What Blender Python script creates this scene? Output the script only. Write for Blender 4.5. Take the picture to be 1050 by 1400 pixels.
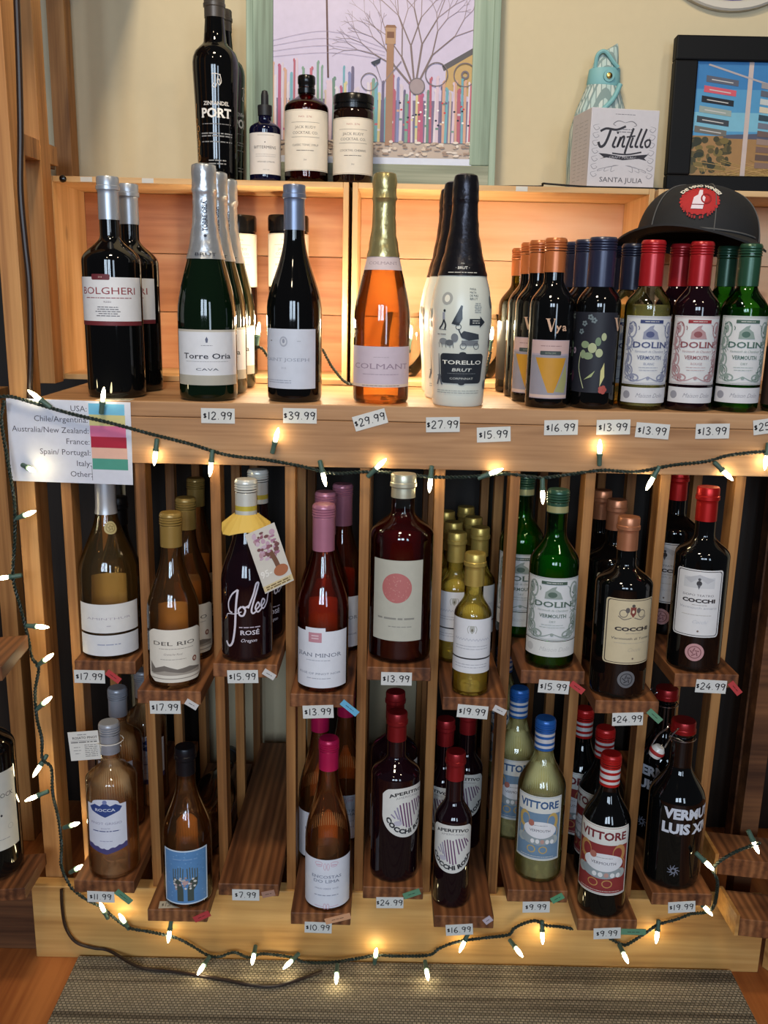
import bpy, bmesh, math, random
from mathutils import Vector, Matrix, noise
from mathutils.geometry import tessellate_polygon
PI = math.pi
R_ = math.radians
random.seed(7)
for _o in list(bpy.data.objects):
    bpy.data.objects.remove(_o)
SC = bpy.context.scene
COL = SC.collection

# ------------------------------------------------------------------ camera
F, PITCH, ROLL, CH = 1240.0, R_(13.6), R_(1.25), 1.078
_f = Vector((0, math.cos(PITCH), -math.sin(PITCH)))
_r0 = Vector((1, 0, 0)); _u0 = _r0.cross(_f)
CR = _r0 * math.cos(ROLL) + _u0 * math.sin(ROLL)
CU = _u0 * math.cos(ROLL) - _r0 * math.sin(ROLL)
EYE = Vector((0, 0, CH))
cam = bpy.data.cameras.new('camera'); camo = bpy.data.objects.new('camera', cam); COL.objects.link(camo)
cam.sensor_fit = 'VERTICAL'; cam.sensor_height = 36.0; cam.lens = F / 1400 * 36.0
camo.matrix_world = Matrix(((CR.x, CU.x, -_f.x, 0), (CR.y, CU.y, -_f.y, 0), (CR.z, CU.z, -_f.z, CH), (0, 0, 0, 1)))
cam.clip_start = 0.02
SC.camera = camo
SC.view_settings.view_transform = 'Standard'; SC.view_settings.look = 'None'
SC.view_settings.gamma = 1.0; SC.view_settings.use_curve_mapping = False
SC.view_settings.exposure = 0.0

# ------------------------------------------------------------------ light
W = bpy.data.worlds.new('room_air'); SC.world = W; W.use_nodes = True
W.node_tree.nodes['Background'].inputs[0].default_value = (0.60, 0.64, 0.72, 1)
W.node_tree.nodes['Background'].inputs[1].default_value = 0.05

def area(name, loc, target, sx, sy, power, col):
    d = bpy.data.lights.new(name, 'AREA'); d.shape = 'RECTANGLE'; d.size = sx; d.size_y = sy
    d.energy = power; d.color = col
    o = bpy.data.objects.new(name, d); COL.objects.link(o)
    v = Vector(target) - Vector(loc)
    o.matrix_world = Matrix.Translation(loc) @ v.to_track_quat('-Z', 'Y').to_matrix().to_4x4()
    return o
def point(name, loc, power, col, rad=0.01, parent=None):
    d = bpy.data.lights.new(name, 'POINT'); d.energy = power; d.color = col; d.shadow_soft_size = rad
    o = bpy.data.objects.new(name, d); COL.objects.link(o); o.location = loc
    if parent: o.parent = parent
    return o
DAY = (0.68, 0.83, 1.0); WARM = (1.0, 0.82, 0.57)
for wx, wz, hh in ((-0.98, 1.75, 1.1), (-0.62, 1.75, 1.1), (-0.08, 1.75, 1.1), (0.28, 1.75, 1.1)):
    area('shop_window_light', (wx, -2.6, wz), (0, 1.3, 0.75), 0.25, hh, 18.5, DAY)
area('shop_door_light', (1.3, -2.5, 1.55), (0, 1.3, 0.75), 0.45, 1.3, 19, DAY)
area('ceiling_lamp_light', (-0.20, 0.55, 2.50), (0.0, 1.75, 1.30), 0.2, 0.2, 16, WARM)
area('ceiling_lamp_light', (0.9, 0.1, 2.6), (0.2, 1.5, 0.8), 0.14, 0.14, 5, WARM)
area('ceiling_lamp_light', (-0.45, -0.7, 2.6), (0.0, 1.5, 0.8), 0.14, 0.14, 4, WARM)
SC.cycles.transparent_max_bounces = 32

# ------------------------------------------------------------------ pixel rays (photo frame 1050x1400)
def ray(px, py):
    return (CR * ((px - 525) / F) + CU * ((700 - py) / F) + _f).normalized()
def hit(px, py, p, n):
    d = ray(px, py); return EYE + d * ((Vector(p) - EYE).dot(n) / d.dot(n))
def atY(px, py, y): return hit(px, py, (0, y, 0), Vector((0, 1, 0)))
def atZ(px, py, z): return hit(px, py, (0, 0, z), Vector((0, 0, 1)))
def depth(p): return (Vector(p) - EYE).dot(_f)

# ------------------------------------------------------------------ colour + materials
def lin(c):
    return tuple(((v / 255) / 12.92 if v / 255 <= 0.04045 else ((v / 255 + 0.055) / 1.055) ** 2.4) for v in c[:3])
MATS = {}
def newmat(name):
    m = bpy.data.materials.new(name); m.use_nodes = True
    nt = m.node_tree; b = nt.nodes['Principled BSDF']
    return m, nt, b
def pbr(name, col, rough=0.5, metal=0.0, spec=0.5, coat=0.0, emit=None, es=0.0, var=0.0):
    if name in MATS: return MATS[name]
    m, nt, b = newmat(name); c = lin(col)
    b.inputs['Base Color'].default_value = (*c, 1); b.inputs['Roughness'].default_value = rough
    b.inputs['Metallic'].default_value = metal; b.inputs['Specular IOR Level'].default_value = spec
    b.inputs['Coat Weight'].default_value = coat; b.inputs['Coat Roughness'].default_value = 0.05
    if emit: b.inputs['Emission Color'].default_value = (*emit, 1); b.inputs['Emission Strength'].default_value = es
    n = nt.nodes.new('ShaderNodeTexNoise'); n.inputs['Scale'].default_value = 60
    tc = nt.nodes.new('ShaderNodeTexCoord'); nt.links.new(tc.outputs['Object'], n.inputs['Vector'])
    if var:
        mx = nt.nodes.new('ShaderNodeMix'); mx.data_type = 'RGBA'
        mx.inputs['A'].default_value = (*[v * (1 - var) for v in c], 1); mx.inputs['B'].default_value = (*[min(1, v * (1 + var)) for v in c], 1)
        nt.links.new(n.outputs['Fac'], mx.inputs['Factor']); nt.links.new(mx.outputs['Result'], b.inputs['Base Color'])
    MATS[name] = m; return m
def printed(name, rough=0.6, metal=0.0, spec=0.4, bump=0.0):
    if name in MATS: return MATS[name]
    m, nt, b = newmat(name)
    a = nt.nodes.new('ShaderNodeAttribute'); a.attribute_name = 'Col'
    n = nt.nodes.new('ShaderNodeTexNoise'); n.inputs['Scale'].default_value = 90; n.inputs['Detail'].default_value = 4
    tc = nt.nodes.new('ShaderNodeTexCoord'); nt.links.new(tc.outputs['Object'], n.inputs['Vector'])
    mr = nt.nodes.new('ShaderNodeMapRange'); mr.inputs['To Min'].default_value = 0.92; mr.inputs['To Max'].default_value = 1.06
    nt.links.new(n.outputs['Fac'], mr.inputs['Value'])
    mx = nt.nodes.new('ShaderNodeMix'); mx.data_type = 'RGBA'; mx.blend_type = 'MULTIPLY'; mx.inputs['Factor'].default_value = 1
    nt.links.new(a.outputs['Color'], mx.inputs['A']); nt.links.new(mr.outputs['Result'], mx.inputs['B'])
    nt.links.new(mx.outputs['Result'], b.inputs['Base Color'])
    b.inputs['Roughness'].default_value = rough; b.inputs['Metallic'].default_value = metal; b.inputs['Specular IOR Level'].default_value = spec
    if bump:
        bp = nt.nodes.new('ShaderNodeBump'); bp.inputs['Strength'].default_value = bump; bp.inputs['Distance'].default_value = 0.002
        nt.links.new(n.outputs['Fac'], bp.inputs['Height']); nt.links.new(bp.outputs['Normal'], b.inputs['Normal'])
    MATS[name] = m; return m
def wood(name, dark, mid, light, axis=0, fine=22.0, ridges=0.0, rough=0.55, spec=0.35, knots=True, rz=0.0):
    """grain runs along axis (0 x, 1 y, 2 z)"""
    if name in MATS: return MATS[name]
    m, nt, b = newmat(name); N, L = nt.nodes.new, nt.links.new
    tc = N('ShaderNodeTexCoord'); oi = N('ShaderNodeObjectInfo')
    ad = N('ShaderNodeVectorMath'); ad.operation = 'ADD'
    sc = N('ShaderNodeVectorMath'); sc.operation = 'SCALE'; sc.inputs['Scale'].default_value = 7.0
    cb = N('ShaderNodeCombineXYZ')
    for i in range(3): L(oi.outputs['Random'], cb.inputs[i])
    L(cb.outputs[0], sc.inputs[0]); L(tc.outputs['Object'], ad.inputs[0]); L(sc.outputs[0], ad.inputs[1])
    mp = N('ShaderNodeMapping'); s = [fine, fine, fine]; s[axis] = 1.7; mp.inputs['Scale'].default_value = s
    mp.inputs['Rotation'].default_value = (0, 0, rz)
    L(ad.outputs[0], mp.inputs['Vector'])
    n1 = N('ShaderNodeTexNoise'); n1.inputs['Scale'].default_value = 1.0; n1.inputs['Detail'].default_value = 5; n1.inputs['Distortion'].default_value = 0.7
    L(mp.outputs[0], n1.inputs['Vector'])
    mp2 = N('ShaderNodeMapping'); s2 = [fine * 9] * 3; s2[axis] = 4.0; mp2.inputs['Scale'].default_value = s2; L(ad.outputs[0], mp2.inputs['Vector'])
    n2 = N('ShaderNodeTexNoise'); n2.inputs['Scale'].default_value = 1.0; n2.inputs['Detail'].default_value = 3; L(mp2.outputs[0], n2.inputs['Vector'])
    ma = N('ShaderNodeMath'); ma.operation = 'MULTIPLY_ADD'; ma.inputs[1].default_value = 0.35; L(n2.outputs['Fac'], ma.inputs[0]); L(n1.outputs['Fac'], ma.inputs[2])
    rp = N('ShaderNodeValToRGB'); e = rp.color_ramp.elements
    e[0].position = 0.47; e[0].color = (*lin(dark), 1); e[1].position = 0.86; e[1].color = (*lin(light), 1)
    k = e.new(0.65); k.color = (*lin(mid), 1)
    L(ma.outputs[0], rp.inputs['Fac']); last = rp.outputs['Color']
    bp = N('ShaderNodeBump'); bp.inputs['Strength'].default_value = 0.12; bp.inputs['Distance'].default_value = 0.002; L(ma.outputs[0], bp.inputs['Height'])
    if ridges:
        wv = N('ShaderNodeTexWave'); wv.wave_type = 'BANDS'; wv.bands_direction = 'X'; wv.inputs['Scale'].default_value = ridges
        wv.inputs['Distortion'].default_value = 3.5; wv.inputs['Detail'].default_value = 2; wv.inputs['Detail Scale'].default_value = 0.6
        mp3 = N('ShaderNodeMapping'); s3 = [1, 1, 1]; s3[axis] = 0.06; mp3.inputs['Scale'].default_value = s3; mp3.inputs['Rotation'].default_value = (0, 0, rz)
        L(ad.outputs[0], mp3.inputs['Vector']); L(mp3.outputs[0], wv.inputs['Vector'])
        mx = N('ShaderNodeMix'); mx.data_type = 'RGBA'; mx.blend_type = 'MULTIPLY'; mx.inputs['Factor'].default_value = 0.6
        r2 = N('ShaderNodeValToRGB'); r2.color_ramp.elements[0].color = (0.30, 0.24, 0.2, 1); r2.color_ramp.elements[1].color = (1.15, 1.1, 1.05, 1)
        L(wv.outputs['Fac'], r2.inputs['Fac']); L(last, mx.inputs['A']); L(r2.outputs['Color'], mx.inputs['B']); last = mx.outputs['Result']
    if knots:
        vo = N('ShaderNodeTexVoronoi'); vo.inputs['Scale'].default_value = 1.0
        mk = N('ShaderNodeMapping'); sk = [9, 9, 9]; sk[axis] = 5; mk.inputs['Scale'].default_value = sk; L(ad.outputs[0], mk.inputs['Vector']); L(mk.outputs[0], vo.inputs['Vector'])
        kr = N('ShaderNodeValToRGB'); kr.color_ramp.elements[0].position = 0.03; kr.color_ramp.elements[0].color = (0.35, 0.25, 0.18, 1)
        kr.color_ramp.elements[1].position = 0.09; kr.color_ramp.elements[1].color = (1, 1, 1, 1); L(vo.outputs['Distance'], kr.inputs['Fac'])
        mk2 = N('ShaderNodeMix'); mk2.data_type = 'RGBA'; mk2.blend_type = 'MULTIPLY'; mk2.inputs['Factor'].default_value = 0.6
        L(last, mk2.inputs['A']); L(kr.outputs['Color'], mk2.inputs['B']); last = mk2.outputs['Result']
    L(last, b.inputs['Base Color']); L(bp.outputs['Normal'], b.inputs['Normal'])
    b.inputs['Roughness'].default_value = rough; b.inputs['Specular IOR Level'].default_value = spec
    MATS[name] = m; return m
def clear(name, tint, edge=1.5, glow_mix=0.0, hcol=None):
    """thin tinted glass or liquid: light passes straight through, tinted, with a Fresnel gloss"""
    if name in MATS: return MATS[name]
    m = bpy.data.materials.new(name); m.use_nodes = True; nt = m.node_tree; N, L = nt.nodes.new, nt.links.new
    nt.nodes.remove(nt.nodes['Principled BSDF']); out = nt.nodes['Material Output']
    c = lin(tint); lw = N('ShaderNodeLayerWeight'); lw.inputs['Blend'].default_value = 0.3
    mx = N('ShaderNodeMix'); mx.data_type = 'RGBA'; mx.inputs['A'].default_value = (*c, 1); mx.inputs['B'].default_value = (*[v ** edge * 0.75 for v in c], 1)  # edges tinted darker to imitate refraction and round the glass
    L(lw.outputs['Facing'], mx.inputs['Factor'])
    tr = N('ShaderNodeBsdfTransparent'); L(mx.outputs['Result'], tr.inputs['Color'])
    gl = N('ShaderNodeBsdfGlossy'); gl.inputs['Roughness'].default_value = 0.03
    fr = N('ShaderNodeFresnel'); fr.inputs['IOR'].default_value = 1.5
    ms = N('ShaderNodeMixShader'); L(fr.outputs[0], ms.inputs[0]); L(tr.outputs[0], ms.inputs[1]); L(gl.outputs[0], ms.inputs[2])
    last = ms.outputs[0]
    if glow_mix:  # diffuse colour mixed in so the clear wine seems luminous
        df = N('ShaderNodeBsdfDiffuse'); df.inputs['Color'].default_value = (*(hcol or c), 1)
        m2 = N('ShaderNodeMixShader'); m2.inputs[0].default_value = glow_mix; L(last, m2.inputs[1]); L(df.outputs[0], m2.inputs[2]); last = m2.outputs[0]
    L(last, out.inputs['Surface']); MATS[name] = m; return m

# ------------------------------------------------------------------ scene graph helpers
def tag(o, label=None, cat=None, group=None, kind=None):
    if label: o['label'] = label
    if cat: o['category'] = cat
    if group: o['group'] = group
    if kind: o['kind'] = kind
    return o
def link(name, me, mats, parent=None):
    for m in (mats if isinstance(mats, (list, tuple)) else [mats]):
        if m is not None and len(me.materials) < (len(mats) if isinstance(mats, (list, tuple)) else 1): me.materials.append(m)
    o = bpy.data.objects.new(name, me); COL.objects.link(o)
    if parent is not None: o.parent = parent
    return o
def empty(name, mat, label, cat, group=None):
    o = bpy.data.objects.new(name, None); COL.objects.link(o); o.empty_display_size = 0.02
    o.matrix_world = mat if isinstance(mat, Matrix) else Matrix.Translation(mat)
    return tag(o, label, cat, group)
def dup(root, mat, label, group=None):
    r = root.copy(); COL.objects.link(r); r.matrix_world = mat; r['label'] = label
    if group: r['group'] = group
    for ch in list(root.children):
        c = ch.copy(); COL.objects.link(c); c.parent = r
        for g in list(ch.children):
            q = g.copy(); COL.objects.link(q); q.parent = c
    return r
def mesh(name, verts, faces, smooth=False, cols=None, sharp=None):
    me = bpy.data.meshes.new(name); me.from_pydata([tuple(v) for v in verts], [], faces); me.update()
    if cols is not None:
        ca = me.color_attributes.new('Col', 'FLOAT_COLOR', 'CORNER')
        buf = []
        for p, c in zip(me.polygons, cols):
            buf += [c[0], c[1], c[2], 1.0] * p.loop_total
        ca.data.foreach_set('color', buf)
    if smooth:
        me.polygons.foreach_set('use_smooth', [True] * len(me.polygons))
        if sharp: me.set_sharp_from_angle(angle=R_(sharp))
    return me
class MB:
    """collects boxes, tubes and lathes of ONE part"""
    def __init__(s): s.v, s.f = [], []
    def add(s, v, f):
        k = len(s.v); s.v += [Vector(p) for p in v]; s.f += [tuple(i + k for i in q) for q in f]; return s
    def hexa(s, p):
        return s.add(p, [(0, 3, 2, 1), (4, 5, 6, 7), (0, 1, 5, 4), (1, 2, 6, 5), (2, 3, 7, 6), (3, 0, 4, 7)])
    def box(s, c, d, rot=None):
        c = Vector(c); x, y, z = d[0] / 2, d[1] / 2, d[2] / 2
        p = [Vector(q) for q in ((-x, -y, -z), (x, -y, -z), (x, y, -z), (-x, y, -z), (-x, -y, z), (x, -y, z), (x, y, z), (-x, y, z))]
        if rot is not None: p = [rot @ q for q in p]
        return s.hexa([c + q for q in p])
    def tube(s, pts, r, n=8, cap=True):
        pts = [Vector(p) for p in pts]; k = len(pts); rr = r if isinstance(r, (list, tuple)) else [r] * k
        v, f = [], []; up = Vector((0.13, 0.31, 0.94)); nrm = None
        for i, p in enumerate(pts):
            t = (pts[min(i + 1, k - 1)] - pts[max(i - 1, 0)])
            t = t.normalized() if t.length > 1e-9 else Vector((0, 0, 1))
            if nrm is None:
                nrm = t.cross(up); nrm = nrm.normalized() if nrm.length > 1e-4 else t.orthogonal().normalized()
            else:
                nrm = (nrm - t * nrm.dot(t)); nrm = nrm.normalized() if nrm.length > 1e-6 else t.orthogonal().normalized()
            b = t.cross(nrm)
            for j in range(n):
                a = 2 * PI * j / n; v.append(p + (nrm * math.cos(a) + b * math.sin(a)) * rr[i])
        for i in range(k - 1):
            for j in range(n):
                f.append((i * n + j, i * n + (j + 1) % n, (i + 1) * n + (j + 1) % n, (i + 1) * n + j))
        if cap: f.append(tuple(range(n - 1, -1, -1))); f.append(tuple((k - 1) * n + j for j in range(n)))
        return s.add(v, f)
    def lathe(s, prof, n=32, m=None):
        v, f = [], []; k = len(prof)
        for (r, z) in prof:
            for j in range(n):
                a = 2 * PI * j / n; v.append(Vector((r * math.cos(a), r * math.sin(a), z)))
        for i in range(k - 1):
            for j in range(n):
                f.append((i * n + j, i * n + (j + 1) % n, (i + 1) * n + (j + 1) % n, (i + 1) * n + j))
        if prof[0][0] > 1e-5: f.append(tuple(range(n - 1, -1, -1)))
        if prof[-1][0] > 1e-5: f.append(tuple((k - 1) * n + j for j in range(n)))
        if m is not None: v = [m @ q for q in v]
        return s.add(v, f)
    def build(s, name, mat, parent=None, bevel=0.0, smooth=False, sharp=35, seg=2):
        if bevel:
            bm = bmesh.new(); vs = [bm.verts.new(v) for v in s.v]
            for q in s.f: bm.faces.new([vs[i] for i in q])
            bmesh.ops.recalc_face_normals(bm, faces=bm.faces)
            bmesh.ops.bevel(bm, geom=list(bm.edges), offset=bevel, segments=seg, affect='EDGES', profile=0.5, clamp_overlap=True)
            me = bpy.data.meshes.new(name); bm.to_mesh(me); bm.free()
            return link(name, me, mat, parent)
        return link(name, mesh(name, s.v, s.f, smooth, None, sharp if smooth else None), mat, parent)
def smoothpath(pts, sub=6):
    pts = [Vector(p) for p in pts]; out = []
    for i in range(len(pts) - 1):
        p0, p1, p2, p3 = pts[max(i - 1, 0)], pts[i], pts[i + 1], pts[min(i + 2, len(pts) - 1)]
        for k in range(sub):
            t = k / sub
            out.append(0.5 * ((2 * p1) + (p2 - p0) * t + (2 * p0 - 5 * p1 + 4 * p2 - p3) * t * t + (3 * p1 - p0 - 3 * p2 + p3) * t ** 3))
    out.append(pts[-1]); return out

# ------------------------------------------------------------------ lettering
_TXT = {}
def glyphs(s, bold=0.0):
    k = (s, bold)
    if k in _TXT: return _TXT[k]
    cu = bpy.data.curves.new('t', 'FONT'); cu.body = s; cu.size = 1.0; cu.resolution_u = 2; cu.offset = bold; cu.fill_mode = 'FRONT'
    o = bpy.data.objects.new('t', cu); me = bpy.data.meshes.new_from_object(o)
    v = [(p.co.x, p.co.y) for p in me.vertices]; f = [tuple(p.vertices) for p in me.polygons]
    bpy.data.objects.remove(o); bpy.data.curves.remove(cu); bpy.data.meshes.remove(me)
    _TXT[k] = (v, f); return _TXT[k]
def serifs(v, f):
    """little slabs at the feet and heads of straight stems"""
    top = max(p[1] for p in v); tr = []
    for q in f: tr += [(q[0], q[k], q[k + 1]) for k in range(1, len(q) - 1)]
    def cut(y):
        iv = []
        for t in tr:
            xs = []
            for a, b in ((0, 1), (1, 2), (2, 0)):
                (xa, ya), (xb, yb) = v[t[a]], v[t[b]]
                if (ya - y) * (yb - y) < 0: xs.append(xa + (xb - xa) * (y - ya) / (yb - ya))
            if len(xs) == 2: iv.append((min(xs), max(xs)))
        out = []
        for a, b in sorted(iv):
            if out and a <= out[-1][1] + .004: out[-1][1] = max(out[-1][1], b)
            else: out.append([a, b])
        return out
    res = []
    for y0, y1, base in ((.012, .11, 0), (min(top, .72) - .012, min(top, .72) - .11, min(top, .72) - .045)):
        lo, hi = cut(y0), cut(y1)
        for a, b in lo:
            for c, d in hi:
                if abs((a + b) - (c + d)) / 2 < .075 and .7 < (b - a) / max(1e-6, d - c) < 1.4 and b - a < .24: res.append((a - .06, base, b + .06, base + .045)); break
    return res
# simple hand-lettered marker digits: strokes on a 0..1 wide, 0..1.4 high cell
HAND = {'0': [[(.5, 1.4), (.12, 1.1), (.08, .5), (.4, 0), (.8, .25), (.88, .9), (.5, 1.4)]], '1': [[(.5, 1.4), (.45, 0)]],
        '2': [[(.1, 1.1), (.4, 1.4), (.8, 1.15), (.6, .65), (.08, .03), (.9, .08)]],
        '3': [[(.1, 1.25), (.5, 1.4), (.8, 1.1), (.38, .75), (.85, .5), (.6, .03), (.08, .12)]],
        '4': [[(.65, 1.4), (.08, .5), (.95, .52)], [(.7, .9), (.62, 0)]],
        '5': [[(.85, 1.38), (.25, 1.35), (.15, .8), (.6, .85), (.85, .45), (.5, .02), (.1, .1)]],
        '6': [[(.75, 1.4), (.25, .9), (.12, .3), (.5, 0), (.85, .3), (.5, .65), (.18, .4)]],
        '7': [[(.08, 1.35), (.9, 1.38), (.4, 0)]],
        '9': [[(.85, 1.1), (.5, 1.4), (.12, 1.1), (.4, .7), (.82, 1.0), (.86, 1.3), (.75, .5), (.55, 0)]],
        '$': [[(.8, 1.0), (.5, 1.15), (.2, .9), (.75, .5), (.5, .2), (.15, .35)], [(.55, 1.3), (.45, .05)]], '.': [[(.3, .08), (.5, .08)]]}

class Canvas:
    """2D artwork in mm, later laid on a plane or wrapped round a bottle as one mesh"""
    STEP = 0.00002
    def __init__(s): s.v, s.f, s.c, s.L, s.hold = [], [], [], 0, False
    def _add(s, v, f, col, same=False):
        if not (same or s.hold): s.L += 1
        k = len(s.v); s.v += [(x, y, s.L) for (x, y) in v]; s.f += [tuple(i + k for i in q) for q in f]; c = lin(col); s.c += [c] * len(f); return s
    def strip(s, xs, lo, hi, col, rows=1):
        v, f = [], []; n = rows + 1
        for x in xs:
            a, b = lo(x), hi(x)
            for k in range(n): v.append((x, a + (b - a) * k / rows))
        for i in range(len(xs) - 1):
            for k in range(rows): f.append((i * n + k, (i + 1) * n + k, (i + 1) * n + k + 1, i * n + k + 1))
        return s._add(v, f, col)
    def rect(s, cx, cy, w, h, col, rows=1):
        n = max(2, min(60, int(w / 1.6))); return s.strip([cx - w / 2 + w * i / n for i in range(n + 1)], lambda x: cy - h / 2, lambda x: cy + h / 2, col, rows)
    def round(s, cx, cy, w, h, rad, col):
        xs = [cx + (w / 2) * math.sin(PI / 2 * t / 12) for t in range(-12, 13)]
        xs += [cx - w / 2 + rad * (1 - math.cos(PI / 2 * i / 5)) for i in range(6)] + [cx + w / 2 - rad * (1 - math.cos(PI / 2 * i / 5)) for i in range(6)]
        xs = sorted(set(round(x, 4) for x in xs))
        def e(x):
            d = rad - min(x - (cx - w / 2), (cx + w / 2) - x)
            return h / 2 - (rad - math.sqrt(max(0, rad * rad - d * d)) if d > 0 else 0)
        return s.strip(xs, lambda x: cy - e(x), lambda x: cy + e(x), col)
    def ell(s, cx, cy, a, b, col, n=10):
        n = max(n, int(a / .9))
        xs = [cx - a * math.cos(PI * i / (2 * n)) for i in range(2 * n + 1)]
        e = lambda x: b * math.sqrt(max(0, 1 - ((x - cx) / a) ** 2))
        return s.strip(xs, lambda x: cy - e(x), lambda x: cy + e(x), col)
    def ring(s, cx, cy, a, b, t, col, n=28):
        v, f = [], []
        for i in range(n):
            q = 2 * PI * i / n; v += [(cx + a * math.cos(q), cy + b * math.sin(q)), (cx + (a - t) * math.cos(q), cy + (b - t) * math.sin(q))]
        for i in range(n):
            j = (i + 1) % n; f.append((2 * i, 2 * j, 2 * j + 1, 2 * i + 1))
        return s._add(v, f, col)
    def frame(s, cx, cy, w, h, t, col):
        for (x, y, ww, hh) in ((cx, cy + h / 2 - t / 2, w, t), (cx, cy - h / 2 + t / 2, w, t), (cx - w / 2 + t / 2, cy, t, h), (cx + w / 2 - t / 2, cy, t, h)): s.rect(x, y, ww, hh, col); s.L -= 1
        s.L += 1; return s
    def poly(s, pts, col):
        tri = tessellate_polygon([[Vector((x, y, 0)) for x, y in pts]])
        return s._add(pts, [tuple(t) for t in tri], col)
    def stroke(s, pts, w, col, smooth=True, taper=False, same=False):
        p = [Vector((x, y, 0)) for x, y in pts]
        if smooth and len(p) > 2: p = smoothpath(p, 5)
        v, f = [], []; k = len(p)
        for i, q in enumerate(p):
            t = p[min(i + 1, k - 1)] - p[max(i - 1, 0)]; t = t.normalized() if t.length > 1e-9 else Vector((1, 0, 0))
            ww = w * (0.35 + 0.65 * math.sin(PI * i / (k - 1))) if taper else w
            n = Vector((-t.y, t.x, 0)) * (ww / 2); v += [(q.x + n.x, q.y + n.y), (q.x - n.x, q.y - n.y)]
        f = [(2 * i, 2 * i + 1, 2 * i + 3, 2 * i + 2) for i in range(k - 1)]
        return s._add(v, f, col, same)
    def text(s, t, cx, cy, h, col, w=None, bold=0.0, shear=0.0, align=0, rot=0.0, arc=None, maxw=None, serif=False):
        """h: cap height in mm; w: exact width; align -1 left, 0 centre, 1 right; arc=(radius, up)"""
        v, f = glyphs(t, bold)
        if not v: return s
        x0, x1 = min(p[0] for p in v), max(p[0] for p in v); k = h / 0.70; kx = k
        if w: kx = w / (x1 - x0)
        elif maxw and (x1 - x0) * k > maxw: kx = maxw / (x1 - x0)
        if serif:
            v, f = list(v), list(f)
            for a, b_, c_, d in serifs(v, f): n_ = len(v); v += [(a, b_), (c_, b_), (c_, d), (a, d)]; f.append((n_, n_ + 1, n_ + 2, n_ + 3))
        ox = {-1: x0, 0: (x0 + x1) / 2, 1: x1}[align]
        q = []
        for (x, y) in v:
            X, Y = (x - ox) * kx, (y - 0.35) * k; X += Y * shear
            if arc:
                rad, up = arc; a = X / rad
                if up: X, Y = (rad + Y) * math.sin(a), (rad + Y) * math.cos(a)
                else: X, Y = (rad - Y) * math.sin(a), -(rad - Y) * math.cos(a)
            if rot: X, Y = X * math.cos(rot) - Y * math.sin(rot), X * math.sin(rot) + Y * math.cos(rot)
            q.append((cx + X, cy + Y))
        return s._add(q, f, col)
    def hand(s, t, cx, cy, h, col, wt=None):
        wd = {'$': .75, '.': .5, '1': .5}; tot = sum(wd.get(c, 1.0) + .14 for c in t); u = h / 1.4; x = cx - tot * u / 2; first = True
        for ch in t:
            for st in HAND.get(ch, []):
                sc_ = .75 if ch == '$' else 1
                pts = [(x + (a * (wd.get(ch, 1.0) if ch != '1' else 1) - (.25 if ch == '1' else 0)) * u, cy + (b * sc_ - .7 * sc_) * u) for a, b in st]
                s.stroke(pts, wt or h * .13, col, same=not first); first = False
            x += (wd.get(ch, 1.0) + .14) * u
        return s
    def lines(s, cx, cy, w, n, gap, t, col, seed=1, ragged=True):
        """rows of small print too fine to read"""
        rr = random.Random(seed); s.L += 1
        for i in range(n):
            y = cy - i * gap; ww = w * (rr.uniform(.6, 1) if ragged else 1); x = cx - ww / 2
            while x < cx + ww / 2 - .3:
                l = min(rr.uniform(1.2, 4.5) * t * 1.6, cx + ww / 2 - x)
                s._add([(x, y - t / 2), (x + l, y - t / 2), (x + l, y + t / 2), (x, y + t / 2)], [(0, 1, 2, 3)], col, True); x += l + t * .9
        return s
    # -- outputs
    def flat(s, name, mat, parent=None, thick=0.0004, m=None, back=(225, 225, 222)):
        """plane facing -Y, artwork upright in Z"""
        v = [Vector((x * .001, -l * .000004, y * .001)) for x, y, l in s.v]
        f, c = list(s.f), list(s.c)
        if thick:
            xs = [p[0] for p in s.v]; ys = [p[1] for p in s.v]; a, b, d, e = min(xs) * .001, max(xs) * .001, min(ys) * .001, max(ys) * .001
            k = len(v); v += [Vector(q) for q in ((a, 0, d), (b, 0, d), (b, 0, e), (a, 0, e), (a, thick, d), (b, thick, d), (b, thick, e), (a, thick, e))]
            q = [(0, 1, 2, 3), (5, 4, 7, 6), (0, 4, 5, 1), (1, 5, 6, 2), (2, 6, 7, 3), (3, 7, 4, 0)]
            f += [tuple(i + k for i in t) for t in q]; c += [lin(back)] * 6
        if m is not None: v = [m @ q for q in v]
        return link(name, mesh(name, v, f, False, c), mat, parent)
    def fine(s, mx=2.0, my=1e9):
        V, Fc, C = list(s.v), [], []
        for q, c in zip(s.f, s.c):
            st = [q] if len(q) == 3 else [(q[0], q[1], q[2]), (q[0], q[2], q[3])] if max(V[i][0] for i in q) - min(V[i][0] for i in q) > mx or max(V[i][1] for i in q) - min(V[i][1] for i in q) > my else [q]
            while st:
                t = st.pop()
                if len(t) == 3:
                    best, be = 0, None
                    for a in range(3):
                        i, j = t[a], t[(a + 1) % 3]; d = max(abs(V[i][0] - V[j][0]) / mx, abs(V[i][1] - V[j][1]) / my)
                        if d > 1 and d > best: best, be = d, a
                    if be is not None:
                        i, j, k = t[be], t[(be + 1) % 3], t[(be + 2) % 3]; m = len(V)
                        V.append(tuple((V[i][n] + V[j][n]) / 2 for n in range(3))); st += [(i, m, k), (m, j, k)]; continue
                Fc.append(t); C.append(c)
        s.v, s.f, s.c = V, Fc, C
    def wrap(s, name, mat, parent, rf, z0, rot=0.0, off=0.0003, my=1e9):
        s.fine(2.0, my); v = []; rm = rf(z0)
        for x, y, l in s.v:
            z = z0 + y * .001; r = rf(z); a = x * .001 / rm + rot; r += off + l * s.STEP
            v.append(Vector((r * math.sin(a), -r * math.cos(a), z)))
        return link(name, mesh(name, v, s.f, True, s.c), mat, parent)

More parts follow.
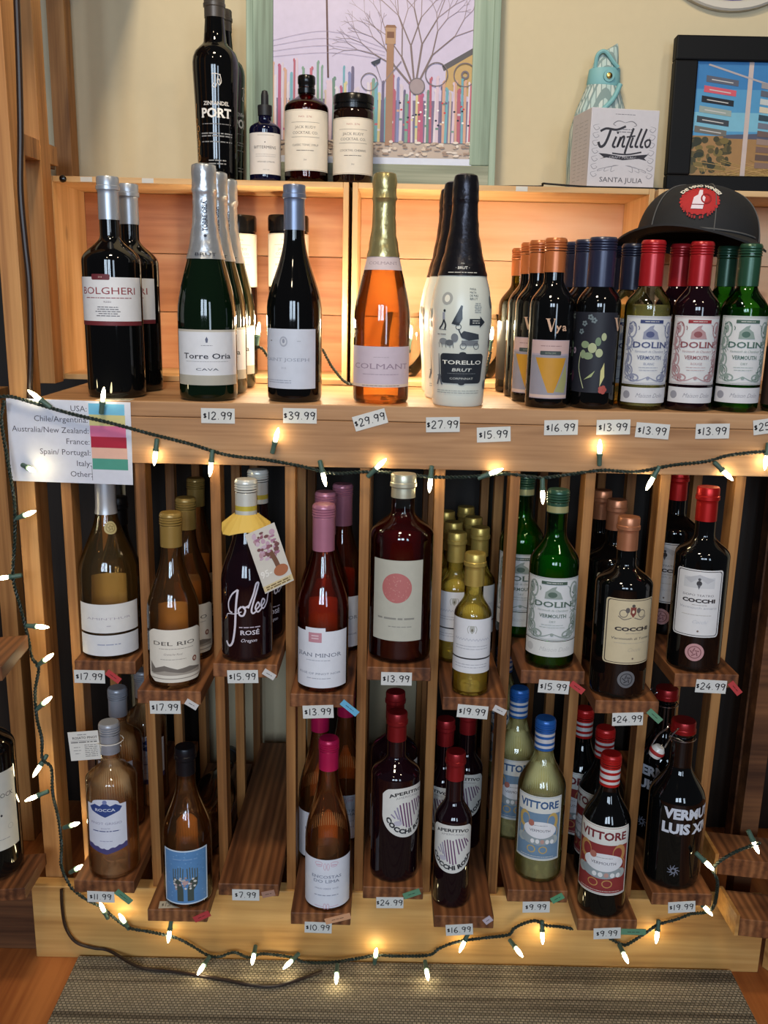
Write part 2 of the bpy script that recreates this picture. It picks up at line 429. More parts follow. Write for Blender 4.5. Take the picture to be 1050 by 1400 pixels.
# ================================================================== setting
YF, YP, YW, ZC, ZT = 1.28, 1.19, 1.752, CH - 0.156, 0      # rack face, plank noses, back wall, counter height
YC = 1.556; ZT = atY(270, 245, YC).z                # crate fronts and crate tops
wallm = pbr('wall_paint', (210, 195, 162), 0.85, spec=0.2, var=0.03)
floorm = wood('floor_wood', (110, 58, 26), (150, 84, 40), (182, 112, 58), axis=1, fine=14, knots=False, rz=0.5)
def structure(name, mb, mat, **k):
    o = mb.build(name, mat, **k); o['kind'] = 'structure'; return o
structure('wall_back', MB().box((0, YW + .05, 1.4), (5.0, .1, 2.8)), wallm)
structure('floor', MB().box((0, -.6, -.05), (5.0, 4.9, .1)), floorm)

W_POST = wood('post_wood', (104, 66, 34), (150, 100, 54), (182, 130, 76), axis=2, fine=26)
W_BEAM = wood('beam_wood', (146, 104, 68), (176, 132, 92), (198, 156, 114), axis=0, fine=20)
W_BASE = wood('base_wood', (158, 108, 56), (198, 148, 84), (220, 174, 108), axis=0, fine=13)
W_PLANK = wood('plank_wood', (88, 52, 30), (128, 80, 48), (158, 106, 66), axis=1, fine=20, ridges=26.0, knots=False)
W_DARK = wood('dark_wood', (62, 36, 22), (92, 58, 36), (120, 78, 48), axis=0, fine=20)
W_SIDE = wood('side_wood', (128, 82, 44), (176, 122, 70), (204, 150, 92), axis=2, fine=22)

# ------------------------------------------------------------------ rack
rack = empty('wine_rack', (0, 0, 0), 'long wooden wine display rack with tilted shelf boards under a flat counter', 'rack')
XL = atY(46, 546, YF).x; XR = 0.86
PIT = 0.1085; XP4 = atY(396, 650, YF).x
XPOST = {k: XP4 + (k - 4) * PIT for k in range(1, 11)}
MB().box(((XL + XR) / 2, (YF + YW) / 2 - .002, ZC - .011), (XR - XL, YW - YF - .006, .022)).build('counter_top', W_BEAM, rack, bevel=.0015)
MB().box(((XL + XR) / 2, YF + .018, ZC - .022 - .034), (XR - XL, .036, .067)).build('front_beam', W_BEAM, rack, bevel=.0012)
XB0, XB1 = atY(50, 1308, YF).x, atY(1037, 1322, YF).x
MB().box(((XB0 + XB1) / 2, YF + .012, .067), (XB1 - XB0, .024, .134)).build('base_board', W_BASE, rack, bevel=.0015)
for k, x in XPOST.items():
    for (y, dy, dx) in ((YF + .022, .034, .0148), (YF + .19, .018, .0148), (YW - .075, .03, .0148)):
        z0 = .134 if y < YF + .1 else 0.0
        MB().box((x, y, (z0 + ZC - .09) / 2), (dx, dy, ZC - .09 - z0)).build('post', W_POST, rack, bevel=.001)
TILT = R_(2)
DVEC = Vector((0, math.cos(TILT), -math.sin(TILT))); NVEC = Vector((0, math.sin(TILT), math.cos(TILT)))
SUP = {}
ROT_T = Matrix.Rotation(-TILT, 3, 'X')
for row, (zo, ze) in (('a', (.5655, .522)), ('b', (.2115, .164))):
    for bay in range(1, 10):
        x = (XPOST[bay] + XPOST[bay + 1]) / 2; z = zo if bay % 2 else ze
        y = YP; y, z = (y + .060, z - .026) if (row, bay) == ('a', 1) else (y, z); O = Vector((x, y, z)); SUP[row, bay] = O
        LN = 1.66 - y; c = O + DVEC * LN / 2 - NVEC * .010
        MB().box(c, (.0905, LN, .020), ROT_T).build('shelf_board', W_PLANK, rack, bevel=.0012)

W_SHADE = wood('shade_panel_dark', (22, 17, 14), (32, 25, 20), (42, 33, 26), axis=2, fine=12, knots=False)  # near-black sheets added behind the bays, standing in for deep shade
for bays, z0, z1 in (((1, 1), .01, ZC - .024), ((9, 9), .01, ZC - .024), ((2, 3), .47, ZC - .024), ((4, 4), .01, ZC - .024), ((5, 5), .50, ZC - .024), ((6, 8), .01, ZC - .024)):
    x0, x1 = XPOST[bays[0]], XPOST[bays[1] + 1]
    MB().box(((x0 + x1) / 2, YW - .05, (z0 + z1) / 2), (x1 - x0 - .003, .008, z1 - z0)).build('shade_panel', W_SHADE, rack)
MB().box(((XL + XPOST[1]) / 2, YW - .05, ZC / 2 - .012), (XPOST[1] - XL - .003, .008, ZC - .03)).build('shade_panel', W_SHADE, rack)
MB().box(((XR + XPOST[10]) / 2, YW - .05, ZC / 2 - .012), (XR - XPOST[10] - .003, .008, ZC - .03)).build('shade_panel', W_SHADE, rack)
# ------------------------------------------------------------------ side racks
unit = empty('corner_rack', (0, 0, 0), 'tall open wooden rack frame at the end of the counter, beside the paper colour chart', 'rack')
def post_at(px, py, y, w, d, z0, z1, name='post', parent=unit, mat=W_SIDE):
    x = atY(px, py, y).x; MB().box((x, y + d / 2, (z0 + z1) / 2), (w, d, z1 - z0)).build(name, mat, parent, bevel=.001)
post_at(24.5, 525, 1.307, .027, .05, .0006, 2.35)
post_at(63, 525, 1.48, .030, .04, ZC + .0006, 2.35)
post_at(88, 238, 1.712, .030, .037, ZT + .0006, 2.35)
post_at(25, 1000, 1.60, .03, .04, 0.0006, ZC - .023)
def bar(name, a, b, w, h, mat, parent):
    a, b = Vector(a), Vector(b); t = (b - a); L_ = t.length
    MB().box((a + b) / 2, (L_, w, h), t.to_track_quat('X', 'Z').to_matrix()).build(name, mat, parent, bevel=.001)
bar('cross_rail', atY(5, 192, 1.34), atY(66, 214, 1.60), .03, .03, W_SIDE, unit)
bar('cross_rail', atY(-10, 205, 1.62), atY(72, 218, 1.62), .03, .03, W_DARK, unit)
MB().box((-.43 - .16, 1.49, 1.66), (.32, .46, .02)).build('top_shelf', W_DARK, unit, bevel=.001)
def wing(name, near, far, zt, thick, ext, mat, parent, edge=None):
    """shelf board whose end shows: near/far are pixels of its top end corners"""
    a, b = atZ(*near, zt), atZ(*far, zt); e = Vector((ext, 0, 0)); dz = Vector((0, 0, -thick)); dd = Vector((0, 0, -abs(ext) * .10))
    MB().hexa([a + dz, a + e + dz + dd, b + e + dz + dd, b + dz, a, a + e + dd, b + e + dd, b]).build(name, mat, parent, bevel=.001)
    if edge:
        g = Vector((-.006 if ext > 0 else .006, 0, 0)); h_ = Vector((0, 0, .006)); q = Vector((-.0004 if ext > 0 else .0004, 0, 0))
        MB().hexa([a + dz + g, a + dz + q, b + dz + q, b + dz + g, a + h_ + g, a + h_ + q, b + h_ + q, b + h_ + g]).build('lit_edge_strip', edge, parent)  # paler strip added so the board end looks lit
wing('shelf_board', (2, 912), (38, 868), .585, .02, -.35, W_PLANK, unit)
wing('shelf_board', (34, 1214), (63, 1166), .205, .02, -.35, W_PLANK, unit)
MB().box((XB0 - .305, YF + .03, .067), (.60, .024, .134)).build('base_board', W_DARK, unit, bevel=.0015)

MB().box((XL - .32, YW - .012, .63), (.60, .012, 1.24)).build('shade_panel', W_SHADE, unit)  # added dark sheet, shade between the posts put into its colour
unit2 = empty('corner_rack', (0, 0, 0), 'dark wooden rack with low shelf boards, beyond the last bay of the long wine rack', 'rack')
wing('shelf_board', (983, 1172), (962, 1136), .235, .03, .45, W_PLANK, unit2, W_BASE)
wing('shelf_board', (1012, 1256), (988, 1216), .165, .03, .45, W_PLANK, unit2, W_BASE)
post_at(1042, 1000, 1.36, .03, .03, 0, ZC - .03, parent=unit2, mat=W_DARK)
post_at(1052, 800, 1.62, .03, .03, 0, ZC - .03, parent=unit2, mat=W_DARK)
b0 = atZ(1038, 1322, 0.0) + Vector((.004, 0, .0006))
MB().hexa([b0, b0 + Vector((.03, 0, 0)), b0 + Vector((.33, -.45, 0)), b0 + Vector((.30, -.45, 0)),
           b0 + Vector((0, 0, .125)), b0 + Vector((.03, 0, .125)), b0 + Vector((.33, -.45, .125)), b0 + Vector((.30, -.45, .125))]).build('base_board', W_BASE, unit2, bevel=.001)

# ------------------------------------------------------------------ wooden wine crates on the counter
W_CR_A = wood('crate_back_cedar', (168, 104, 66), (206, 142, 98), (226, 172, 126), axis=0, fine=9)
W_CR_B = wood('crate_back_pine', (212, 158, 116), (230, 180, 138), (238, 198, 158), axis=0, fine=8)
W_CR_S = wood('crate_side_pine', (188, 144, 94), (214, 172, 120), (230, 194, 146), axis=2, fine=12)
W_CR_H = wood('crate_top_pine', (188, 144, 94), (214, 172, 120), (230, 194, 146), axis=0, fine=12)
def crate(x0, x1, label, backm):
    r = empty('wooden_crate', (x0, YC, ZC + .0004), label, 'crate', 'wooden wine crates along the counter'); h = ZT - ZC; w = x1 - x0; t = .009; dp = .165
    rel = lambda c, d: MB().box(c, d)
    m = lambda n, c, d, mt: rel(c, d).build(n, mt, r, bevel=.0008)
    m('side_panel', (t / 2, dp / 2, h / 2), (t, dp, h), W_CR_S); m('side_panel', (w - t / 2, dp / 2, h / 2), (t, dp, h), W_CR_S)
    m('top_panel', (w / 2, dp / 2, h - t / 2), (w - 2 * t - .0004, dp, t), W_CR_H); m('bottom_panel', (w / 2, dp / 2, t / 2 + .0005), (w - 2 * t - .0004, dp, t), W_CR_H)
    bh = (h - 2 * t) / 3
    for i in range(3): m('back_board', (w / 2, dp - .004, t + bh * (i + .5)), (w - 2 * t - .0005, .008, bh - .0012), backm)
    return r
xa, xb = atY(64, 250, YC).x, atY(477, 258, YC).x
crate(xa, xb, 'wooden wine crate on its side at the counter end, holding two label jars', W_CR_A)
xc, xd = xb + .006, xb + .006 + (xb - xa)
crate(xc, xd, 'middle wooden wine crate, behind the bottle in the white illustrated sleeve', W_CR_B)
crate(xd + .006, xd + .006 + (xb - xa), 'wooden wine crate partly hidden behind the black baseball cap', W_CR_B)

# ------------------------------------------------------------------ rug
m, nt, b = newmat('woven_rug'); N, L = nt.nodes.new, nt.links.new
tc = N('ShaderNodeTexCoord'); mp = N('ShaderNodeMapping'); L(tc.outputs['Object'], mp.inputs['Vector'])
br = N('ShaderNodeTexBrick'); br.inputs['Scale'].default_value = 1.0; br.inputs['Brick Width'].default_value = .0066; br.inputs['Row Height'].default_value = .0050
br.inputs['Mortar Size'].default_value = .0012; br.inputs['Mortar Smooth'].default_value = .6
br.inputs['Color1'].default_value = (*lin((172, 160, 140)), 1); br.inputs['Color2'].default_value = (*lin((148, 138, 120)), 1); br.inputs['Mortar'].default_value = (*lin((104, 97, 84)), 1)
L(mp.outputs[0], br.inputs['Vector'])
ns = N('ShaderNodeTexNoise'); ns.inputs['Scale'].default_value = 1; m3 = N('ShaderNodeMapping'); m3.inputs['Scale'].default_value = (1.2, 46, 1); L(tc.outputs['Object'], m3.inputs['Vector']); L(m3.outputs[0], ns.inputs['Vector'])
rp = N('ShaderNodeValToRGB'); rp.color_ramp.elements[0].position = .36; rp.color_ramp.elements[0].color = (.34, .32, .32, 1); rp.color_ramp.elements[1].position = .5; L(ns.outputs['Fac'], rp.inputs['Fac'])
mx = N('ShaderNodeMix'); mx.data_type = 'RGBA'; mx.blend_type = 'MULTIPLY'; mx.inputs['Factor'].default_value = .8; L(br.outputs['Color'], mx.inputs['A']); L(rp.outputs['Color'], mx.inputs['B'])
L(mx.outputs['Result'], b.inputs['Base Color']); b.inputs['Roughness'].default_value = .95; b.inputs['Specular IOR Level'].default_value = .1
bp = N('ShaderNodeBump'); bp.inputs['Strength'].default_value = .9; bp.inputs['Distance'].default_value = .002; bp.invert = True; L(br.outputs['Fac'], bp.inputs['Height']); L(bp.outputs['Normal'], b.inputs['Normal'])
rx0, rx1 = atZ(104, 1312, .01).x, atZ(1001, 1328, .01).x
rug = MB().box(((rx0 + rx1) / 2, YF - .345, .005), (rx1 - rx0, .68, .009)).build('woven_rug', m, None, bevel=.003)
tag(rug, 'grey-brown woven rug lying on the floor against the base board', 'rug')

# ================================================================== bottles
PAPER = printed('label_paper', .55); GLOSS = printed('label_gloss', .3); FOILM = printed('cap_foil', .34, .55, .5); SCREWM = printed('cap_enamel', .3, .25, .5)
CRINK = printed('cap_crinkled_foil', .28, .7, .5, bump=.5)
INKW, INK, GREY = (236, 236, 232), (38, 38, 44), (128, 128, 132)
GLASSES = {
    'dark': pbr('dark_glass', (9, 9, 10), .045, spec=.55), 'green': pbr('dark_green_glass', (9, 24, 12), .045, spec=.55),
    'plum': pbr('dark_plum_glass', (22, 7, 14), .045, spec=.55), 'navy': pbr('dark_blue_glass', (14, 14, 40), .05, spec=.55),
    'clear': clear('clear_glass', (252, 253, 251), 2), 'leaf': clear('green_glass', (120, 205, 110), 1.6), 'olive': clear('olive_glass', (150, 150, 60), 1.6),
    'amber': clear('amber_glass', (214, 122, 58), 1.6), 'lime': clear('lime_glass', (150, 215, 60), 1.5), 'sleeve': pbr('sleeve_white', (214, 218, 208), .32, spec=.5)}
def wine(name, c, glow_mix=.05): return clear('wine_' + name, [255 * (v / 255) ** .5 for v in c], 1.7, min(.4, glow_mix * 1.8), [v ** 1.1 for v in lin(c)])
KIND = {  # shoulder start, neck start (fractions of height), exponent, neck radius
    'bordeaux': (.62, .74, 1.2, .0140), 'burgundy': (.44, .80, .86, .0142), 'sparkling': (.37, .84, .86, .0150),
    'vermouth': (.58, .76, 1.1, .0140), 'vermouth_half': (.60, .76, 1.2, .0140), 'half': (.56, .70, 1.1, .0135), 'magnum': (.66, .80, 1.3, .0165),
    'flute': (.40, .84, .9, .0140), 'swing': (.52, .74, 1.0, .0165), 'apothecary': (.70, .86, 1.6, .0150), 'sloped': (.56, .80, 1.0, .0140)}
def profile(kind, R, H, rn=None):
    if kind == 'mata':
        return [(0, .004), (R * .70, .003), (R * .80, .0), (R * .845, .004), (R * .85, .05 * H), (R * .88, .14 * H), (R * .95, .25 * H), (R, .37 * H), (R * .985, .44 * H), (R * .90, .51 * H),
                (R * .74, .59 * H), (R * .58, .67 * H), (R * .45, .76 * H), (R * .385, .86 * H), (.0165, .93 * H), (.0150, .985 * H), (0, .985 * H)]
    if kind == 'port':
        n = .0155
        return [(0, .004), (R * .76, .003), (R * .82, 0), (R * .86, .006), (R * .88, .2 * H), (R * .94, .45 * H), (R * .995, .60 * H), (R, .64 * H), (R * .97, .67 * H), (R * .88, .70 * H), (R * .70, .725 * H),
                (.021, .74 * H), (.0185, .755 * H), (.0172, .80 * H), (n, .88 * H), (n, .93 * H), (n, .985 * H), (0, .985 * H)]
    zs, zn, e, n0 = KIND[kind]; rn = rn or n0
    p = [(0, .006), (R * .55, .004), (R * .86, 0), (R * .95, .0015), (R * .99, .005), (R, .010), (R, zs * H * .5), (R, zs * H)]
    for k in range(1, 13):
        u = k / 12; p.append((rn + (R - rn) * .5 * (1 + math.cos(PI * u ** e)), (zs + (zn - zs) * u) * H))
    p += [(rn * .985, (zn + .5 * (1 - zn)) * H), (rn * .97, H - .020), (rn * 1.06, H - .018), (rn * 1.06, H - .012), (rn * .98, H - .010), (rn * .98, H - .001), (0, H - .001)]
    return p
def rfun(p):
    q = [a for a in p]
    def f(z):
        for (r0, z0), (r1, z1) in zip(q[3:], q[4:]):
            if z <= z1 and z1 > z0: return r0 + (r1 - r0) * max(0, min(1, (z - z0) / (z1 - z0)))
        return q[-2][0]
    return f
def ringmesh(name, rows, mat, parent, n=36, crinkle=0.0):
    """rows of (radius, height, colour): one turned cap with its colour bands"""
    v, f, c = [], [], []
    for (r, z, _) in rows:
        for j in range(n):
            a = 2 * PI * j / n; rr = r
            if crinkle and r > .004: rr += crinkle * noise.noise(Vector((math.cos(a) * 2.2, math.sin(a) * 2.2, z * 160)))
            v.append((rr * math.cos(a), rr * math.sin(a), z))
    for i in range(len(rows) - 1):
        for j in range(n):
            f.append((i * n + j, i * n + (j + 1) % n, (i + 1) * n + (j + 1) % n, (i + 1) * n + j)); c.append(lin(rows[i][2]))
    return link(name, mesh(name, v, f, True, c, 32), mat, parent)
def cap_rows(style, z0, H, rf, col, col2=None, bands=()):
    g = .0008; rows = []
    def cz(z):
        for a, b, c in bands:
            if a <= (z - z0) / (H - z0) < b: return c
        return col
    if style in ('foil', 'screw'):
        zl = H - .019; k = 14; rt = max(rf(z0), rf(zl)) if style == 'screw' else None
        for i in range(k + 1):
            z = z0 + (zl - z0) * i / k; rows.append(((rt or rf(z)) + g, z, cz(z + 1e-5)))
        rt = rt or rf(zl)
        if style == 'foil':
            for dr, z in ((.0022, H - .018), (.0022, H - .013), (.0012, H - .012), (.0012, H - .0022), (.0002, H - .0004)): rows.append((rt + dr, z, cz(z)))
        else:
            for i in range(4):
                zz = H - .018 + i * .0036; rows += [(rt + g - .0007, zz, cz(zz)), (rt + g + .0007, zz + .0012, cz(zz)), (rt + g + .0007, zz + .0026, cz(zz))]
            rows += [(rt + g, H - .0022, col2 or cz(H - .002)), (rt - .0006, H - .0002, col2 or cz(H - .0003))]
        rows.append((0, H, col2 or cz(H - 1e-4)))
        rows = [(rows[0][0] - .001, z0 - .0002, col)] + rows
    elif style == 'champagne':
        zb = H - .042
        for i in range(13):
            z = z0 + (zb - z0) * i / 12; rows.append((rf(z) + .0011, z, cz(z)))
        t = col2 or col
        for r, dz in ((max(.0165, rf(zb) + .0012), .004), (max(.0178, rf(zb) + .002), .008), (max(.0168, rf(zb) + .0014), .012), (max(.0166, rf(zb) + .0014), .020), (.0175, .030), (.0172, .036), (.0160, .040), (.012, .042)): rows.append((r, zb + dz, t))
        rows.append((0, H + .0005, t)); rows = [(rows[0][0] - .001, z0 - .0002, col)] + rows
    return rows

INFO, PLACED = {}, []
def seat_frame(sup, px, w, top):
    """base centre, matrix, height, radius of a bottle from where its foot, top and width fall"""
    (bx, by), (tx, ty) = px, top
    if sup[0] == 'y':                                   # on a flat surface at height sup[1], axis at depth sup[2]
        z, y = sup[1], sup[2]; d, n = Vector((0, 1, 0)), Vector((0, 0, 1)); R = .04
        for _ in range(4):
            c = Vector((atY(bx, by, y).x, y, z)); R = w / 2 / F * depth(c + n * .12)
        tilt = 0
    else:
        O = SUP[sup]; d, n, tilt = DVEC, NVEC, TILT; R = .04; p = hit(bx, by, O, n)
        s = min(max((p - O).dot(d), .001), .40); dx = p.x - O.x
        for _ in range(4):
            c = O + d * (s + R) + Vector((dx, 0, 0)); R = w / 2 / F * depth(c + n * .12); q = max(.0462 - R, 0); dx = max(-q, min(q, dx))
    c = c + n * .0004; PLACED.append((c, R))
    rn = .013
    H = (hit(tx, ty, c + d * rn, d) - c).dot(n) if ty < 1300 else .3
    az = -math.atan2(c.x, c.y)
    M = Matrix.Translation(c) @ Matrix.Rotation(-tilt, 4, 'X') @ Matrix.Rotation(az, 4, 'Z')
    return c, d, n, R, H, az, M
def bottle(key, label, sup, px, top, w, kind, glass, cap=None, labels=(), group=None, liquid=None, fill=.88, back=None, H=None, R=None, rn=None, name='wine_bottle', cat='bottle', spin=0):
    c, d, n, R0, H0, az, M = seat_frame(sup, px, w, top); R = R or R0; H = H or H0
    M = M @ Matrix.Rotation(R_(spin), 4, 'Z')
    root = empty(name, M, label, cat, group); p = profile(kind, R, H, rn); rf = rfun(p)
    lath = MB().lathe(p, 44); lath.build('bottle_glass', GLASSES[glass], root, smooth=True, sharp=60)
    f = (M.to_3x3() @ Matrix.Rotation(-R_(spin), 3, 'Z') @ Vector((0, -1, 0))).normalized()
    def zof(py, r):
        t = (py - px[1]) / (top[1] - px[1]); x = px[0] + (top[0] - px[0]) * t
        return (hit(x, py, c + f * r, f) - c).dot(n)
    if liquid:
        q = [(max(0, r - .0022), max(z, .006)) for r, z in p if z < fill * H]; q.append((0, q[-1][1])); q[0] = (0, .008)
        MB().lathe(q, 40).build('wine', wine(*liquid), root, smooth=True, sharp=50)
    if cap:
        st, pyb, col = cap[0], cap[1], cap[2]; kw = cap[3] if len(cap) > 3 else {}
        z0 = zof(pyb, .016) if pyb > 3 else H - pyb
        ringmesh({'foil': 'foil_capsule', 'screw': 'screw_cap', 'champagne': 'foil_hood'}[st], cap_rows(st, z0, H, rf, col, **kw), {'foil': FOILM, 'screw': SCREWM, 'champagne': CRINK}[st], root,
                 crinkle=.0012 if st == 'champagne' else 0)
    nm = 0
    for lb in labels:
        y0, y1, xl, xr, fn = lb[:5]; kw = lb[5] if len(lb) > 5 else {}
        r0 = rf(zof((y0 + y1) / 2, R)); z0, z1 = zof(y0, r0), zof(y1, r0); zm = (z0 + z1) / 2
        t = ((y0 + y1) / 2 - px[1]) / (top[1] - px[1]); cx = px[0] + (top[0] - px[0]) * t; rp = w / 2 * rf(zm) / R
        if 'deg' in kw: a1, a2 = R_(kw['deg'][0]), R_(kw['deg'][1])
        else: a1, a2 = (math.asin(max(-.985, min(.985, (q - cx) / rp))) for q in (xl, xr))
        cv = Canvas(); fn(cv, (a2 - a1) * rf(zm) * 1000, (z0 - z1) * 1000)
        cv.wrap(kw.get('name', 'front_label'), kw.get('mat', PAPER), root, rf, zm, (a1 + a2) / 2 - R_(spin), kw.get('off', .0003), 5 if kind in ('mata', 'port') or abs(rf(z0) - rf(z1)) > .0004 else 1e9)
    if back:
        z0, z1 = zof(back[0], R), zof(back[1], R); zm = (z0 + z1) / 2; cv = Canvas(); h = (z0 - z1) * 1000; a = R_(back[2] if len(back) > 2 else 150)
        wd = a * R * 1000; k = 24; xs = [-wd / 2 + wd * i / k for i in range(k + 1)]
        cv.strip(xs, lambda x: -h / 2, lambda x: h / 2, (240, 238, 230)); cv.wrap('back_label', PAPER, root, rf, zm, PI - R_(spin), .0002)
    INFO[key] = dict(root=root, H=H, R=R, sup=sup, rn=rn or .014, spin=spin)
    return root
def behind(key, label, top=None, px=None, y=None, spin=0, group=None):
    """another bottle of the same kind further back: by its visible top, or by column and depth"""
    I = INFO[key]; sup = I['sup']
    if sup[0] == 'y':
        c = Vector((atY(px, 430, y).x, y, sup[1] + .0004)); tilt = 0
    else:
        O = SUP[sup]; p = hit(top[0], top[1], O + NVEC * I['H'], NVEC); p = p - NVEC * I['H'] - DVEC * .012; s = (p - O).dot(DVEC)
        R = I['R']; q = max(.0622 - R, 0); xx = max(-q, min(q, p.x - O.x)); tilt = TILT; s = min(max(s, .11), .455 - R)
        for _ in range(60):
            yy = O.y + s * DVEC.y
            if abs(xx) > .0462 - R:
                lo, hi = (1.321 + R, 1.459 - R) if yy < 1.45 else (1.481 + R, 1.66 - R)
                if yy > hi + .02: lo, hi = 1.481 + R, 1.66 - R
                if yy < lo: s += (lo - yy) / DVEC.y
                elif yy > hi and hi > lo: s -= (yy - hi) / DVEC.y
            c = O + DVEC * s + Vector((xx, 0, 0))
            if s >= .455 - R or all((c - a).length > R + b + .0006 for a, b in PLACED): break
            s = min(s + .006, .455 - R)
        c = c + NVEC * .0004
    az = -math.atan2(c.x, c.y)
    M = Matrix.Translation(c) @ Matrix.Rotation(-tilt, 4, 'X') @ Matrix.Rotation(az + R_(spin + I['spin']), 4, 'Z')
    PLACED.append((c, I['R']))
    if not all((c - a).length > I['R'] + b for a, b in PLACED[:-1]): print('CLASH', key, label, [round(I['R'] + b - (c - a).length, 4) for a, b in PLACED[:-1] if (c - a).length < I['R'] + b])
    g = group or I['root'].get('group')
    return dup(I['root'], M, label, g)

# ------------------------------------------------------------------ artwork
def plain(bg=INKW):
    return lambda cv, W, H: cv.rect(0, 0, W, H, bg)
def lab_bolgheri(cv, W, H):
    cv.rect(0, 0, W, H, (226, 226, 228)); cv.rect(0, -H * .46, W, H * .09, (110, 40, 46)); cv.round(-W * .08, H * .5, W * .24, H * .12, 2, (104, 40, 48)); cv.text('2018', -W * .08, H * .5, 2, (220, 190, 180))
    cv.text('BOLGHERI', 0, H * .22, 9.5, (142, 48, 58), w=W * .74); cv.lines(0, H * .07, W * .62, 1, 2, 1.1, (150, 80, 86), 2, False); cv.text('ROSSO', 0, -H * .01, 2.3, (100, 70, 74))
    cv.lines(0, -H * .12, W * .38, 5, 3.0, 1.0, (80, 76, 84), 3)
def lab_torre(cv, W, H):
    cv.rect(0, 0, W, H, (222, 224, 230)); cv.rect(0, H * .48, W, H * .04, (196, 190, 178)); cv.rect(0, -H * .41, W, H * .18, (176, 172, 160))
    cv.poly([(-2, H * .33), (0, H * .38), (2, H * .33), (1.2, H * .27), (-1.2, H * .27)], (90, 96, 120)); cv.lines(0, H * .22, 16, 1, 2, .7, (130, 130, 140), 1, False)
    cv.text('Torre Oria', 0, H * .03, 7.4, (34, 36, 50), w=W * .68, bold=.012, serif=True); cv.lines(0, -H * .07, W * .6, 1, 2, .6, (150, 150, 158), 2, False); cv.text('CAVA', 0, -H * .21, 3.4, (54, 58, 74), w=W * .3)
def hood_torre(cv, W, H):
    cv.text('TORRE ORIA', 0, H * .10, 5.6, (30, 36, 56), rot=PI / 2, w=40, bold=.02, serif=True); cv.ell(0, -H * .30, 1.6, 1.9, (40, 46, 66), 5)
def hood_brut(cv, W, H): cv.text('BRUT', 0, 0, 4.2, (40, 46, 62), w=W * .8)
def lab_joseph(cv, W, H):
    cv.rect(0, 0, W, H, (206, 212, 226)); cv.ell(-W * .08, H * .29, 6, 7.2, (170, 176, 192)); cv.ell(-W * .08, H * .29, 4, 5, (206, 210, 220)); cv.ell(-W * .08, H * .30, 2, 3.2, (150, 156, 174), 6)
    cv.text('SAINT JOSEPH', -W * .05, -H * .01, 4.6, (150, 158, 176), w=W * .82, serif=True); cv.text('2018', -W * .08, -H * .15, 2.6, (166, 172, 188)); cv.lines(-W * .34, H * .30, 5, 1, 2, 1.3, GREY, 1); cv.lines(W * .18, H * .30, 8, 1, 2, .9, (170, 176, 190), 1)
    cv.lines(-W * .2, -H * .36, W * .5, 2, 3, 1.0, (150, 158, 176), 4, False)
def lab_colmant(cv, W, H):
    cv.rect(0, 0, W, H, (206, 190, 202)); cv.text('COLMANT', 0, H * .02, 7.4, (150, 130, 148), w=W * .80, serif=True); cv.lines(0, H * .24, W * .3, 1, 2, .8, (176, 160, 172), 1); cv.lines(0, -H * .18, W * .5, 1, 2, .9, (160, 142, 160), 2); cv.rect(0, -H * .46, W, H * .07, (226, 206, 190)); cv.lines(0, -H * .46, W * .6, 1, 2, .9, (120, 100, 110), 5)
def neck_colmant(cv, W, H):
    cv.rect(0, 0, W, H, (212, 194, 196)); cv.text('COLMANT', 0, 0, 4.0, (160, 140, 146), w=W * .6, serif=True)
